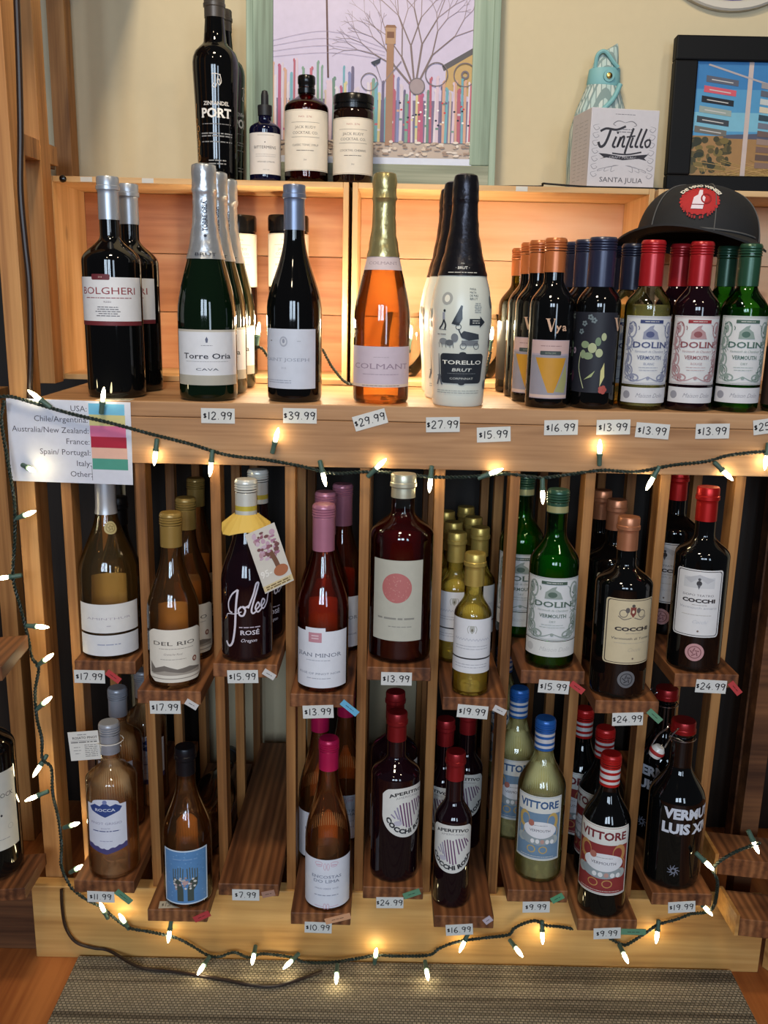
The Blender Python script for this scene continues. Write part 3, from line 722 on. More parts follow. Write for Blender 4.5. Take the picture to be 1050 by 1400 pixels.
def lab_torello(cv, W, H):
    D = (44, 50, 58)
    cv.ell(-W * .17, H * .325, 8.5, 8.5, (168, 170, 166)); cv.ell(-W * .17, H * .325, 4.2, 5, (236, 234, 220))
    for i, (a, y, ww) in enumerate((('PARA', .40, 10), ('MATA', .375, 10), ('DE MAS', .35, 13), ('BRUT', .325, 12))): cv.text(a, W * .10, H * y, 3.0, (86, 92, 96), w=ww, align=-1)
    cv.lines(W * .20, H * .29, 12, 6, 2.4, 1.0, (140, 146, 148), 3)
    cv.poly([(W * .10, H * .17), (W * .23, H * .17), (W * .23, H * .19), (W * .30, H * .145), (W * .23, H * .10), (W * .23, H * .12), (W * .10, H * .12)], D); cv.lines(W * .18, H * .155, 11, 2, 3, 1.3, (190, 194, 190), 2, False)
    # walking figure and tilted bottle cart
    cv.stroke([(-W * .20, H * .215), (-W * .195, H * .16)], 3.6, (150, 154, 168), False); cv.ell(-W * .19, H * .23, 1.7, 1.9, D, 5)
    cv.stroke([(-W * .195, H * .16), (-W * .21, H * .125), (-W * .25, H * .09)], 2.2, D); cv.stroke([(-W * .195, H * .16), (-W * .17, H * .12), (-W * .18, H * .085)], 2.2, D); cv.stroke([(-W * .26, H * .085), (-W * .16, H * .08)], .8, D, False)
    cv.poly([(-W * .10, H * .13), (-W * .02, H * .245), (0, H * .275), (W * .02, H * .27), (W * .015, H * .24), (W * .02, H * .17), (-W * .02, H * .115)], D); cv.ring(-W * .02, H * .105, 4, 4, .8, D, 16)
    # coach and horses
    cv.poly([(0, H * .045), (W * .04, H * .075), (W * .22, H * .05), (W * .23, H * .01), (W * .10, H * .0), (W * .02, H * .02)], (60, 66, 74)); cv.rect(W * .12, -H * .02, W * .20, H * .04, (120, 126, 132))
    for x in (.04, .20): cv.ring(W * x, -H * .045, 4.6, 4.6, .9, (90, 96, 102), 18)
    cv.stroke([(-W * .02, H * .09), (W * .02, H * .03)], 1.6, D, False); cv.ell(-W * .06, H * .02, 5, 6, (120, 126, 132), 6); cv.ell(-W * .20, -H * .01, 6.5, 4.4, (132, 138, 142), 6); cv.ell(-W * .12, -H * .02, 6, 4.2, (100, 106, 112), 6)
    for x in (-.26, -.22, -.17, -.12, -.08): cv.stroke([(W * x, -H * .02), (W * (x + .01), -H * .06)], 1.0, (110, 116, 120), False)
    cv.lines(-W * .22, H * .045, 14, 1, 2, 1.3, GREY, 8, False)
    # plaque
    cv.round(W * .04, -H * .225, W * .56, H * .24, 6, D); cv.ell(W * .04, -H * .105, 5, 2.4, D, 6); cv.ell(W * .04, -H * .345, 5, 2.4, D, 6)
    cv.text('TORELLO', W * .04, -H * .175, 5.4, (226, 228, 220), w=W * .50, bold=.02); cv.text('BRUT', W * .04, -H * .235, 4.4, (200, 204, 200), w=W * .24, bold=.02, shear=.25); cv.lines(W * .04, -H * .265, W * .36, 1, 2, .7, (120, 126, 130), 1, False); cv.text('CORPINNAT', W * .04, -H * .305, 2.8, (200, 204, 200), w=W * .30)
    # tower
    cv.poly([(-W * .31, -H * .36), (-W * .27, -H * .27), (-W * .265, -H * .11), (-W * .255, -H * .11), (-W * .25, -H * .27), (-W * .21, -H * .36), (-W * .235, -H * .36), (-W * .26, -H * .315), (-W * .285, -H * .36)], (96, 102, 110)); cv.rect(-W * .26, -H * .285, 8, 1.2, (80, 86, 94))
    cv.lines(0, -H * .405, W * .6, 2, 3, 1.1, (160, 166, 164), 6, False)
    for x, y, a, b in ((-.46, .20, 5, 8), (-.44, .12, 3, 5), (.42, .30, 4, 9), (.44, -.02, 4, 8), (.42, -.36, 5, 7)): cv.ell(W * x, H * y, a, b, (104, 110, 112), 6)
def hood_torello(cv, W, H):
    cv.text('1902', 0, H * .34, 2, (200, 198, 190)); cv.text('· BRUT ·', 0, 0, 3.6, (216, 214, 206), bold=.02, maxw=W * .9); cv.lines(0, -H * .36, W * .7, 1, 2, 1.1, (190, 188, 180), 2, False)
def lab_vya(cv, W, H):
    cv.rect(0, 0, W, H, (176, 160, 172)); cv.rect(0, H * .38, W * .98, H * .22, (202, 172, 168)); cv.round(0, H * .28, W * .5, H * .07, 1.5, (64, 74, 74)); cv.text('EXTRA DRY', 0, H * .28, 2.0, (150, 160, 140), maxw=W * .46); cv.lines(0, H * .40, W * .5, 1, 2, 1, (150, 120, 120), 2)
    cv.rect(0, -H * .12, W * .96, H * .72, (150, 146, 156)); cv.poly([(-W * .36, H * .20), (W * .40, H * .20), (W * .34, H * .05), (W * .12, -H * .40), (-W * .02, -H * .40)], (196, 142, 44)); cv.poly([(W * .14, -H * .38), (W * .42, H * .1), (W * .46, -H * .2), (W * .4, -H * .4)], (160, 160, 110)); cv.rect(0, -H * .46, W * .98, H * .05, (206, 182, 172))
def word_vya(cv, W, H):
    c = (206, 168, 140); cv.poly([(-14, 9), (-7.5, 9), (-7.5, 8.2), (-9, 8), (-5.2, -4.5), (-2.2, 8), (-3.4, 8.2), (-3.4, 9), (.2, 9), (.2, 8.2), (-1, 8), (-5, -9), (-7, -9), (-12.6, 8), (-14, 8.2)], c)
    cv.text('y', 4.6, -2.2, 10.5, c, bold=.02, w=8.4); cv.text('a', 13.6, -2.2, 10.5, c, bold=.02, w=7.2)
def lab_botanic(cv, W, H):
    cv.rect(0, 0, W, H, (34, 36, 46)); g = (132, 150, 116); g2 = (170, 178, 140)
    rr = random.Random(4)
    for x, y in ((-.05, .44), (-.16, .36), (-.22, .26), (.02, .40)):
        for k in range(5):
            a = 2 * PI * k / 5 + x; cv.ell(W * x + 2.6 * math.cos(a), H * y + 2.6 * math.sin(a), 1.7, 1.5, (108, 122, 128), 4)
    for x, y, a, b in ((-.12, .10, 6, 5), (.02, .06, 6, 7), (-.05, -.04, 7, 5), (.12, .14, 4, 6), (.22, .2, 3.6, 5.5), (.15, 0, 5, 6), (-.15, -.02, 4, 6)): cv.ell(W * x, H * y, a, b, rr.choice((g, g2, (112, 134, 104))), 6)
    cv.poly([(W * .20, -H * .42), (W * .28, -H * .30), (W * .26, -H * .12), (W * .20, -H * .22)], (206, 200, 140)); cv.poly([(-W * .10, -H * .34), (W * .10, -H * .22), (W * .04, -H * .30)], (160, 172, 120))
    cv.stroke([(-W * .2, 0), (-W * .22, -H * .2), (-W * .10, -H * .45)], 1.2, (170, 176, 140)); cv.ell(-W * .38, H * .02, 3.2, 4.4, (190, 170, 190), 6); cv.ell(-W * .38, H * .02, 1.7, 2.6, (60, 40, 60), 6)
    for k in range(5): cv.ell(W * .26 + 3.4 * math.cos(k * 1.256), -H * .46 + 3.4 * math.sin(k * 1.256), 3.2, 3, (176, 84, 76), 5)
    cv.ell(-W * .40, -H * .3, 4, 8, (66, 40, 58), 6)
def lab_dolin(ink, acc, banner, dry=''):
    lt = tuple(int(v * .55 + 225 * .45) for v in ink)
    def fn(cv, W, H):
        cv.rect(0, 0, W, H, (214, 215, 216)); cv.frame(0, 0, W * .97, H * .98, .6, ink); cv.frame(0, 0, W * .90, H * .94, .45, lt)
        for sx in (-1, 1):
            for (x, y, a, b) in ((.34, .30, 5, 8), (.38, .12, 3.6, 6), (.36, -.14, 3.4, 6.5), (.36, -.30, 5, 6), (.26, -.40, 6, 4)):
                cv.ring(sx * W * x, H * y, a * W / 55, b * W / 55, 1.5 * W / 55, lt, 16); cv.ell(sx * W * (x + .02), H * (y + .01), a * .45 * W / 55, b * .5 * W / 55, lt, 5)
            cv.stroke([(sx * W * .40, H * .42), (sx * W * .44, H * .1), (sx * W * .38, -H * .05), (sx * W * .43, -H * .25), (sx * W * .22, -H * .44), (0, -H * .38)], 1.6 * W / 55, lt, taper=True)
        rq = random.Random(12); cv.L += 1
        for q in range(70):
            sx = rq.choice((-1, 1)); yy = rq.uniform(-.44, .40); xx = sx * (.30 + .13 * rq.random()) if abs(yy) < .3 else sx * rq.uniform(.22, .43); a = rq.uniform(0, 6.28); l_ = W * .035
            cv.stroke([(W * xx - l_ * math.cos(a), H * yy - l_ * math.sin(a)), (W * xx + l_ * .4 * math.sin(a), H * yy), (W * xx + l_ * math.cos(a), H * yy + l_ * math.sin(a))], W * .012, lt if q % 3 else ink, same=True)
        cv.rect(0, H * .42, W * .40, H * .05, banner); cv.lines(0, H * .42, W * .24, 1, 2, .9, (210, 210, 205), 2, False)
        cv.poly([(-W * .14, H * .17), (-W * .13, H * .27), (-W * .03, H * .35), (W * .04, H * .37), (W * .02, H * .32), (W * .10, H * .27), (W * .14, H * .17)], lt); cv.ell(-W * .02, H * .235, W * .07, H * .045, ink, 6)
        cv.text('DOLIN', 0, H * .085, H * .085, ink, w=W * .60, bold=.02, serif=True); cv.text('Vermouth de Chambery', 0, -H * .01, H * .034, lt, shear=.35, maxw=W * .52); cv.text('VERMOUTH', 0, -H * .10, H * .055, ink, w=W * .42, bold=.012, serif=True); cv.text(dry or 'DE CHAMBERY', 0, -H * .19, H * .035, lt, maxw=W * .40); cv.lines(0, -H * .245, W * .4, 2, H * .04, .7, lt, 5); cv.ell(0, -H * .40, 2.4, 2.4, lt, 6)
    return fn
def band_script(bg, ink):
    def fn(cv, W, H):
        cv.rect(0, 0, W, H, bg); cv.text('Maison Dolin', W * .08, 0, H * .28, ink, shear=.35, maxw=W * .5); cv.ell(-W * .36, 0, H * .26, H * .26, ink, 6)
    return fn
def lab_twostrip(cv, W, H):
    cv.rect(0, H * .22, W, H * .55, (224, 222, 220)); cv.text('AMINTHUR', 0, H * .22, 3.4, (176, 168, 178), w=W * .66); cv.lines(0, H * .08, 9, 1, 2, 1.4, (190, 184, 190), 1)
    cv.rect(0, -H * .30, W, H * .40, (222, 222, 224)); cv.lines(0, -H * .28, W * .34, 1, 2, 1.6, (160, 164, 186), 2, False)
def lab_delrio(cv, W, H):
    b, e = 4, 7
    cv.strip([-W / 2 + W * i / 16 for i in range(17)], lambda x: -H / 2 + (e * max(0, (abs(x) - W * .38) / (W * .12))), lambda x: H / 2 - (e * max(0, (abs(x) - W * .40) / (W * .10))), (228, 220, 206))
    cv.text('DEL RIO', -W * .04, H * .24, 5.6, (52, 46, 44), w=W * .68, serif=True); cv.lines(0, H * .14, W * .56, 1, 2, .8, (150, 140, 130), 1, False); cv.text('Grenache Rosé', -W * .06, H * .04, 3.0, (150, 136, 126), shear=.35, maxw=W * .5); cv.lines(-W * .06, -H * .06, W * .4, 1, 2, .8, (160, 150, 140), 3, False)
    cv.poly([(-W * .46, -H * .34), (-W * .46, -H * .12), (-W * .36, -H * .24), (-W * .2, -H * .18), (0, -H * .25), (W * .2, -H * .22), (W * .42, -H * .28), (W * .42, -H * .34)], (120, 112, 104)); cv.poly([(-W * .46, -H * .36), (-W * .2, -H * .28), (W * .1, -H * .33), (W * .42, -H * .30), (W * .42, -H * .37)], (168, 158, 146)); cv.rect(0, -H * .43, W * .9, H * .015, (150, 140, 128))
    cv.ell(W * .30, -H * .10, 4.2, 4.2, (128, 66, 52), 8); cv.ell(W * .30, -H * .10, 2.3, 2.3, (210, 190, 170), 6)
def lab_jolee(cv, W, H):
    c = (222, 214, 224)
    k = H / 78
    S = lambda pts, w: cv.stroke([(x * k, y * k) for x, y in pts], w * k, c, taper=False)
    S([(-11, 31), (-13, 16), (-14, 2), (-15, -14), (-18, -30), (-23, -35), (-27, -30)], 2.4); S([(-11, 31), (-18, 25), (-23, 15), (-22, 6), (-18, 4)], 1.7); S([(-26, -2), (-24, 2), (-15, 3), (-7, 6)], 1.0)
    S([(-7, 12), (-10.5, 8), (-9, 2), (-5, 2), (-3, 8), (-6, 12), (-3, 11), (1, 13)], 2.0); S([(0, 10), (6, 26), (9, 37), (12, 38), (10, 30), (4, 10), (5, 4), (9, 6)], 1.9)
    S([(9, 8), (13, 12), (11, 16), (8, 10), (11, 5), (16, 9)], 1.8); S([(16, 11), (20, 16), (17, 19), (15, 12), (18, 8), (23, 14), (26, 24), (32, 27)], 1.8)
    cv.lines(2 * k, -12 * k, 24 * k, 1, 2, 1.2 * k, (190, 176, 190), 3, False); cv.text('ROSÉ', 2 * k, -18 * k, 5 * k, c, w=21 * k, bold=.015, serif=True); cv.text('Oregon', 1 * k, -27 * k, 4 * k, c, shear=.4, maxw=18 * k)
def lab_minor(cv, W, H):
    n = 24
    top = lambda x: H / 2 - (H * .06 if abs(x + W * .10) > W * .17 else 0)
    xs = sorted([-W / 2 + W * i / n for i in range(n + 1)] + [-W * .27 - .05, -W * .27 + .05, W * .07 - .05, W * .07 + .05])
    cv.strip(xs, lambda x: -H / 2, top, (226, 228, 236)); cv.rect(-W * .10, H * .34, W * .22, H * .16, (196, 138, 150)); cv.lines(-W * .10, H * .37, W * .12, 2, 4, 1.6, (230, 200, 206), 2, False)
    cv.text('JEAN MINOR', -W * .05, H * .05, 5.6, (112, 116, 132), w=W * .80, serif=True); cv.lines(-W * .05, -H * .04, W * .4, 1, 2, .8, (160, 164, 176), 1, False); cv.text('ROSÉ OF PINOT NOIR', -W * .03, -H * .26, 3.0, (140, 144, 158), w=W * .74); cv.lines(-W * .04, -H * .34, W * .4, 1, 2, 1, (170, 172, 182), 2, False)
def lab_magnum(cv, W, H):
    cv.rect(0, 0, W, H, (186, 184, 170)); cv.ell(0, H * .16, W * .28, W * .28, (184, 108, 106), 12); rr = random.Random(3)
    cv.L += 1; cv.hold = True
    for k in range(46):
        a, q = rr.uniform(0, 6.28), W * .26 * math.sqrt(rr.random()); cv.stroke([(q * math.cos(a), H * .16 + q * math.sin(a)), (q * math.cos(a) + rr.uniform(-2, 2), H * .16 + q * math.sin(a) + rr.uniform(-2, 2))], .7, (206, 150, 142), False)
    cv.hold = False
    cv.lines(0, -H * .22, W * .74, 1, 2, 2.6, (140, 138, 130), 8, False); cv.lines(W * .08, -H * .32, W * .45, 1, 2, 1.3, (146, 144, 136), 3, False)
def lab_gold(cv, W, H):
    cv.rect(0, 0, W, H, (222, 222, 226)); cv.poly([(-3.4, H * .38), (3.4, H * .38), (3.4, H * .28), (0, H * .23), (-3.4, H * .28)], (176, 176, 170)); cv.ell(0, H * .30, 1.4, 2.2, (110, 106, 90), 5)
    for s in (-1, 1): cv.stroke([(s * 4.4, H * .38), (s * 6.5, H * .32), (s * 4.8, H * .24)], 1.0, (170, 170, 164))
    cv.stroke([(-W * .38 + W * .76 * i / 24, H * .12 + (1.5 if i % 2 else -1.3) * (1.4 if i in (0, 9, 16) else 1)) for i in range(25)], .7, (176, 178, 190)); cv.lines(0, H * .0, W * .7, 2, 4, .9, (170, 170, 178), 2, False); cv.rect(0, -H * .23, W, H * .025, (44, 40, 42)); cv.lines(0, -H * .34, W * .7, 2, 4, .9, (170, 170, 178), 5, False)
def lab_cocchi(bg, ink, red, title, sub):
    def fn(cv, W, H):
        cv.round(0, 0, W, H, 5, bg); cv.round(0, 0, W * .94, H * .965, 4.4, ink); cv.round(0, 0, W * .90, H * .945, 4, bg)
        if red:
            cv.rect(0, H * .31, W * .62, H * .16, (204, 204, 206)); cv.poly([(-W * .3, H * .36), (0, H * .43), (W * .3, H * .36), (W * .16, H * .30), (0, H * .38), (-W * .16, H * .30)], (188, 188, 192)); cv.ell(0, H * .30, 3.6, 3.8, (60, 58, 62), 6); cv.ell(0, H * .36, 2, 2, (80, 80, 84), 5); cv.poly([(-2.4, H * .28), (2.4, H * .28), (0, H * .21)], (90, 90, 96))
        else:
            for s in (-1, 1):
                cv.ring(s * W * .17, H * .28, 6, 6, 1.2, (112, 104, 96), 14); cv.ell(s * W * .10, H * .33, 3, 4, (96, 88, 84), 5); cv.stroke([(s * 2, H * .22), (s * W * .16, H * .19), (s * W * .26, H * .24)], 1.3, (120, 110, 100))
            cv.poly([(-4, H * .38), (4, H * .38), (4, H * .28), (0, H * .22), (-4, H * .28)], (126, 60, 52)); cv.ell(0, H * .40, 2.4, 2.2, (80, 74, 70), 5); cv.ell(0, H * .31, 1.8, 2.4, (214, 200, 170), 5)
        if red: cv.text('DOPO TEATRO', 0, H * .125, 3.0, (120, 112, 112), w=W * .62)
        cv.text('COCCHI', W * .02, H * .045, 5.0, (52, 44, 46), w=W * .66, bold=.05); cv.lines(W * .04, -H * .02, W * .3, 1, 2, .6, (150, 140, 130), 2)
        cv.text(sub, W * .02, -H * .10 if not red else -H * .06, 3.4, (84, 76, 78) if not red else (176, 176, 180), shear=.2, w=W * .76); cv.text('Cocchi', W * .08, -H * .27, 5, (184, 172, 150) if not red else (200, 200, 204), shear=.5, maxw=W * .5); cv.ell(W * .05, -H * .41, 1.4, 1.4, (120, 100, 90), 5); cv.lines(0, -H * .17, W * .6, 1, 2, .6, (176, 166, 150), 3, False)
    return fn
def seal(bg, ink):
    def fn(cv, W, H):
        r = H / 2; cv.ell(0, 0, r, r, bg, 10); cv.ring(0, 0, r * .72, r * .72, r * .1, ink, 20)
        for k in range(5): cv.stroke([(r * .5 * math.cos(k * 1.26 + .3), r * .5 * math.sin(k * 1.26 + .3)), (r * .2 * math.cos(k * 1.26 + 1.5), r * .2 * math.sin(k * 1.26 + 1.5))], r * .12, ink, False)
    return fn
def lab_rocca(cv, W, H):
    Bl = (48, 70, 132)
    cv.strip([-W / 2 + W * i / 20 for i in range(21)], lambda x: -H * .42 + H * .10 * abs(x) / (W / 2) * 1.0, lambda x: H * .44 - (H * .05 if abs(x) > W * .3 else 0), (216, 218, 230)); cv.ell(0, H * .42, W * .32, H * .07, (216, 218, 230), 10)
    cv.poly([(-W * .40, H * .34), (-W * .25, H * .40), (-W * .12, H * .37), (0, H * .44), (W * .12, H * .37), (W * .25, H * .40), (W * .40, H * .34), (W * .34, H * .27), (W * .16, H * .22), (0, H * .17), (-W * .16, H * .22), (-W * .34, H * .27)], Bl); cv.ell(0, H * .44, 3.4, 3.4, (120, 130, 176), 6); cv.text('ROCCA', 0, H * .30, 4.4, (214, 220, 236), w=W * .48, bold=.02)
    cv.text('PINOT GRIGIO', 0, H * .06, 3.8, (150, 148, 172), w=W * .76); cv.text('ROSATO', 0, -H * .03, 2.4, (150, 148, 172)); cv.lines(0, -H * .08, W * .66, 1, 2, 1.4, (70, 80, 130), 2, False); cv.lines(0, -H * .26, W * .3, 1, 2, 1, (160, 160, 186), 3, False)
    cv.strip([-W / 2 + W * i / 20 for i in range(21)], lambda x: -H * .50 + H * .10 * abs(x) / (W / 2), lambda x: -H * .41 + H * .10 * abs(x) / (W / 2) + H * .012 * math.sin(x * 1.4), (74, 70, 120))
def lab_hands(cv, W, H):
    cv.rect(0, 0, W, H, (206, 222, 236)); cv.rect(0, 0, W * .93, H * .95, (92, 140, 190)); rr = random.Random(2)
    cv.L += 1; cv.hold = True
    for k in range(60): cv.ell(rr.uniform(-.44, .44) * W, rr.uniform(-.45, .45) * H, 1.3, .8, rr.choice(((110, 156, 202), (82, 128, 178), (120, 164, 206))), 3)
    cv.hold = False
    for s in (-1, 1):
        cv.poly([(s * W * .04, -H * .44), (s * W * .04, -H * .22), (s * W * .10, -H * .05), (s * W * .26, 0), (s * W * .25, -H * .14), (s * W * .17, -H * .24), (s * W * .17, -H * .44)], (72, 82, 76))
        for i in range(5): cv.stroke([(s * W * (.05 + .05 * i), -H * .02), (s * W * (.04 + .052 * i), H * (.17 + .02 * math.sin(i * 1.3)))], 1.5, (84, 94, 86), False)
    for k in range(26):
        x, y = rr.uniform(-.24, .24), rr.uniform(-.22, .02); cv.ell(W * x, H * y, 1.9, 1.7, rr.choice(((220, 216, 210), (190, 184, 180), (170, 150, 150))), 4)
    cv.ell(0, -H * .09, 4.2, 3.4, (196, 160, 158), 6); cv.lines(0, H * .34, W * .5, 1, 2, 2.2, (120, 160, 204), 6, False)
def lab_encostas(cv, W, H):
    p = (214, 168, 186); cv.rect(0, 0, W, H, (224, 226, 236))
    for s in (-1, 1):
        cv.ring(s * W * .13, H * .42, 6, 3.2, .8, p, 16); cv.ring(s * 2.4, H * .36, 2.2, 6, .8, p, 14); cv.ring(s * W * .12, H * .38, 5, 2.2, .8, p, 14); cv.ring(s * 2.4, -H * .46, 2.2, 5, .8, p, 14); cv.stroke([(s * 4, -H * .47), (s * W * .2, -H * .45)], .8, p, False)
    cv.text('ENCOSTAS', 0, H * .15, 4.6, (112, 118, 140), w=W * .50, serif=True); cv.text('DO LIMA', 0, H * .06, 4.8, (112, 118, 140), w=W * .43, serif=True); cv.text('VINHO VERDE  ROSÉ', 0, -H * .09, 2.2, (150, 152, 170), w=W * .4); cv.lines(0, -H * .23, W * .4, 1, 2, 1.3, (160, 162, 178), 3, False)
def lab_rosa(cv, W, H):
    xs = [-(W / 2) * math.cos(PI * i / 28) for i in range(29)]
    def lo(x): return -H * .04 - H * .46 * math.sqrt(max(0, 1 - (2 * x / W) ** 2))
    def hi(x): return H * .46 - H * .10 * max(0, (abs(x) - W * .36) / (W * .14)) ** 2 + H * .04 * (1 - (2 * x / W) ** 2)
    cv.strip(xs, lo, hi, (222, 220, 214), 2)
    cv.text('APERITIVO', 0, -H * .62, H * .062, INK, w=W * .78, bold=.03, arc=(H * 1.02, True)); cv.text('AMERICANO', 0, -H * .62, H * .04, (150, 146, 146), w=W * .5, arc=(H * .94, True))
    pu = (106, 62, 104)
    st = ((-.30, -.02, -.10), (-.24, .06, -.12), (-.19, .12, -.20), (-.14, .17, -.26), (-.08, .20, -.30), (-.02, .20, -.32), (.04, .19, -.30), (.10, .22, -.10), (.16, .23, -.04), (.22, .22, .0), (.28, .23, .04), (.33, .20, .10))
    for i, (x, a, b2) in enumerate(st): cv.stroke([(W * (x - .03), H * a), (W * (x + .05), H * b2)], W * .026, pu if i > 2 else (150, 140, 168), False)
    cv.ell(-W * .20, -H * .20, W * .08, H * .05, (190, 186, 200), 6)
    cv.text('COCCHI ROSA', 0, H * .02, H * .085, INK, w=W * 1.05, bold=.05, arc=(H * .40, False))
def lab_vittore(main, gold, title):
    def fn(cv, W, H):
        cv.rect(0, 0, W, H, (220, 220, 214)); cv.frame(0, 0, W * .95, H * .97, .5, main)
        cv.text('VITTORE', 0, -H * .2, H * .105, title, w=W * .86, bold=.035, arc=(H * .585, True)) if False else cv.text('VITTORE', 0, H * .37, H * .11, title, w=W * .84, bold=.035)
        cv.rect(0, -H * .11, W * .93, H * .70, main)
        for s in (-1, 1):
            cv.ell(s * W * .30, H * .12, W * .12, H * .13, gold, 8); cv.ell(s * W * .27, H * .12, W * .08, H * .085, main, 7); cv.ring(s * W * .36, -H * .05, W * .07, H * .10, 1.4, gold, 14); cv.ring(s * W * .12, -H * .33, W * .09, H * .06, 1.6, gold, 14); cv.ell(s * W * .34, -H * .17, W * .10, H * .07, (170, 178, 176), 6)
        cv.ell(0, -H * .16, W * .36, H * .10, (150, 160, 164), 9); cv.ell(W * .04, -H * .02, W * .34, H * .13, (226, 226, 230), 10); cv.text('VERMOUTH', W * .04, -H * .03, H * .04, (70, 66, 84), w=W * .42); cv.lines(W * .04, H * .05, W * .3, 1, 2, .7, GREY, 2)
        for k in range(5): cv.ell(W * (-.10 + .10 * k), -H * .20, W * .04, H * .035, (226, 226, 226) if k != 2 else (190, 150, 140), 5)
        cv.ell(-W * .14, H * .08, W * .06, H * .05, (176, 110, 96), 5); cv.rect(0, -H * .44, W * .93, H * .05, main); cv.lines(0, -H * .44, W * .7, 1, 2, .8, (214, 206, 196), 3, False)
    return fn
def lab_luis(cv, W, H):
    c = (204, 208, 220); cv.text('VERMUT', 0, H * .27, H * .34, c, w=W * .96, bold=.05); cv.text('LUIS XIV', 0, -H * .25, H * .34, c, w=W * .98, bold=.05)
def lab_luis_mark(cv, W, H):
    for k in range(9):
        a = k * .7; cv.stroke([(W * .4 * math.cos(a), H * .4 * math.sin(a)), (W * .3 * math.cos(a + 2.4), H * .3 * math.sin(a + 2.4))], .9, (120, 124, 140), False)
def lab_port(cv, W, H):
    c = (216, 212, 208)
    cv.stroke([(-6, H * .43), (-2, H * .44), (7, H * .43)], 1.2, c); cv.stroke([(-2, H * .43), (-2, H * .36), (-5, H * .33), (-1, H * .31), (1, H * .35)], 1.1, c); cv.stroke([(3, H * .42), (2, H * .36), (6, H * .34), (5, H * .39), (3, H * .38)], 1.1, c); cv.stroke([(6, H * .43), (8, H * .37), (5, H * .33)], 1.0, c)
    cv.text('ZINFANDEL', 0, H * .165, H * .036, c, w=W * .42, bold=.02, serif=True); cv.text('PORT', 0, H * .075, H * .085, (232, 230, 226), w=W * .50, bold=.035, serif=True)
    cv.lines(0, -H * .03, W * .5, 1, 2, 1.2, (130, 128, 128), 1, False); cv.lines(0, -H * .12, W * .55, 2, 4, 1.8, (150, 150, 150), 2, False); cv.lines(0, -H * .20, W * .55, 1, 2, 1.6, (140, 140, 140), 3, False); cv.lines(0, -H * .38, W * .3, 2, 5, 1.8, (150, 148, 146), 5, False)
    g = (186, 132, 70)
    for k in range(7): cv.ring(-W * .40 + (k % 2) * 4, H * (.0 - .07 * k), 4.0, 5, 1.2, g, 14)
    cv.stroke([(-W * .38, H * .17), (-W * .42, 0), (-W * .35, -H * .2), (-W * .40, -H * .44)], 1.6, g)
def lab_rudy(sub):
    def fn(cv, W, H):
        k = (112, 104, 98); cv.rect(0, 0, W, H, (232, 222, 206)); cv.rect(0, H * .485, W, .5, (160, 140, 110)); cv.rect(0, -H * .485, W, .5, (160, 140, 110))
        cv.text('NO. 276', 0, H * .38, 2.6, (178, 110, 96), w=W * .22); cv.rect(0, H * .29, W * .5, .5, k); cv.text('JACK RUDY', 0, H * .21, 4.0, k, w=W * .36, serif=True); cv.text('COCKTAIL CO.', 0, H * .12, 4.0, k, w=W * .44, serif=True); cv.rect(0, H * .05, W * .5, .5, k); cv.text(sub, 0, -H * .08, 3.2, k, w=W * .46); cv.lines(0, -H * .17, W * .3, 1, 2, 1.0, k, 2, False); cv.text('2oz', 0, -H * .32, 2.4, k, shear=.2)
    return fn
def lab_bitter(cv, W, H):
    k = (84, 78, 80); cv.rect(0, 0, W, H, (230, 222, 214)); cv.rect(0, H * .44, W * .4, .4, k); cv.ell(-W * .02, H * .27, .9, 1.1, k, 4); cv.text('BITTERMENS', -W * .02, H * .15, 4.4, (60, 54, 58), w=W * .54); cv.lines(0, -H * .02, W * .5, 2, 3, .6, (170, 164, 160), 2, False); cv.text('ORANGE CITRATE', 0, -H * .2, 2.2, k, w=W * .42); cv.text('TINCTURE', 0, -H * .39, 1.6, (130, 126, 120))
def lab_ck(cv, W, H):
    cv.rect(0, 0, W, H, (214, 210, 198)); cv.text('ROCK', W * .44, H * .2, 7, (66, 62, 60), align=1, serif=True); cv.ell(W * .24, -H * .05, 1.6, 2, (50, 48, 50), 5); cv.ring(W * .36, -H * .22, 4.4, 4.4, .4, (150, 146, 138), 20); cv.lines(0, -H * .36, W * .7, 1, 2, .8, GREY, 2)

# ------------------------------------------------------------------ bottles standing on the counter
def cnt(y): return ('y', ZC, y)
G = 'pairs of dark red wine bottles'
bottle('bolgheri', 'dark wine bottle, silver capsule, wide white label with red capitals, nearest the paper chart', cnt(1.336), (161, 541), (153, 243), 78, 'bordeaux', 'dark',
       ('foil', 300, (176, 182, 192)), [(379, 445, 0, 0, lab_bolgheri, {'deg': (-88, 66)})])
behind('bolgheri', 'dark bottle with silver capsule, close behind the one with the wide red-lettered white label', px=182, y=1.423, spin=-14)
bottle('torre', 'green sparkling bottle with tall silver hood, front one of its row of three', cnt(1.3262), (286, 549), (283, 226), 79.5, 'sparkling', 'green',
       ('champagne', 354, (200, 204, 210)), [(451, 527, 247, 323, lab_torre), (268, 336, 0, 0, hood_torre, {'deg': (-25, 25), 'off': .0027, 'name': 'hood_lettering'}), (342, 353, 0, 0, hood_brut, {'deg': (-40, 40), 'off': .0027, 'name': 'hood_lettering'})],
       group='sparkling wine bottles with silver hoods')
behind('torre', 'silver-hooded sparkling bottle, second of its row of three on the counter', px=299, y=1.4125)
behind('torre', 'silver-hooded sparkling bottle, last of its row of three beside the crate', px=313, y=1.4985)
bottle('joseph', 'dark red wine bottle with slate blue capsule and pale blue-grey square label on the counter', cnt(1.333), (403, 551), (404, 254), 75, 'burgundy', 'dark',
       ('foil', 314, (122, 132, 156)), [(450, 532, 367, 431, lab_joseph)])
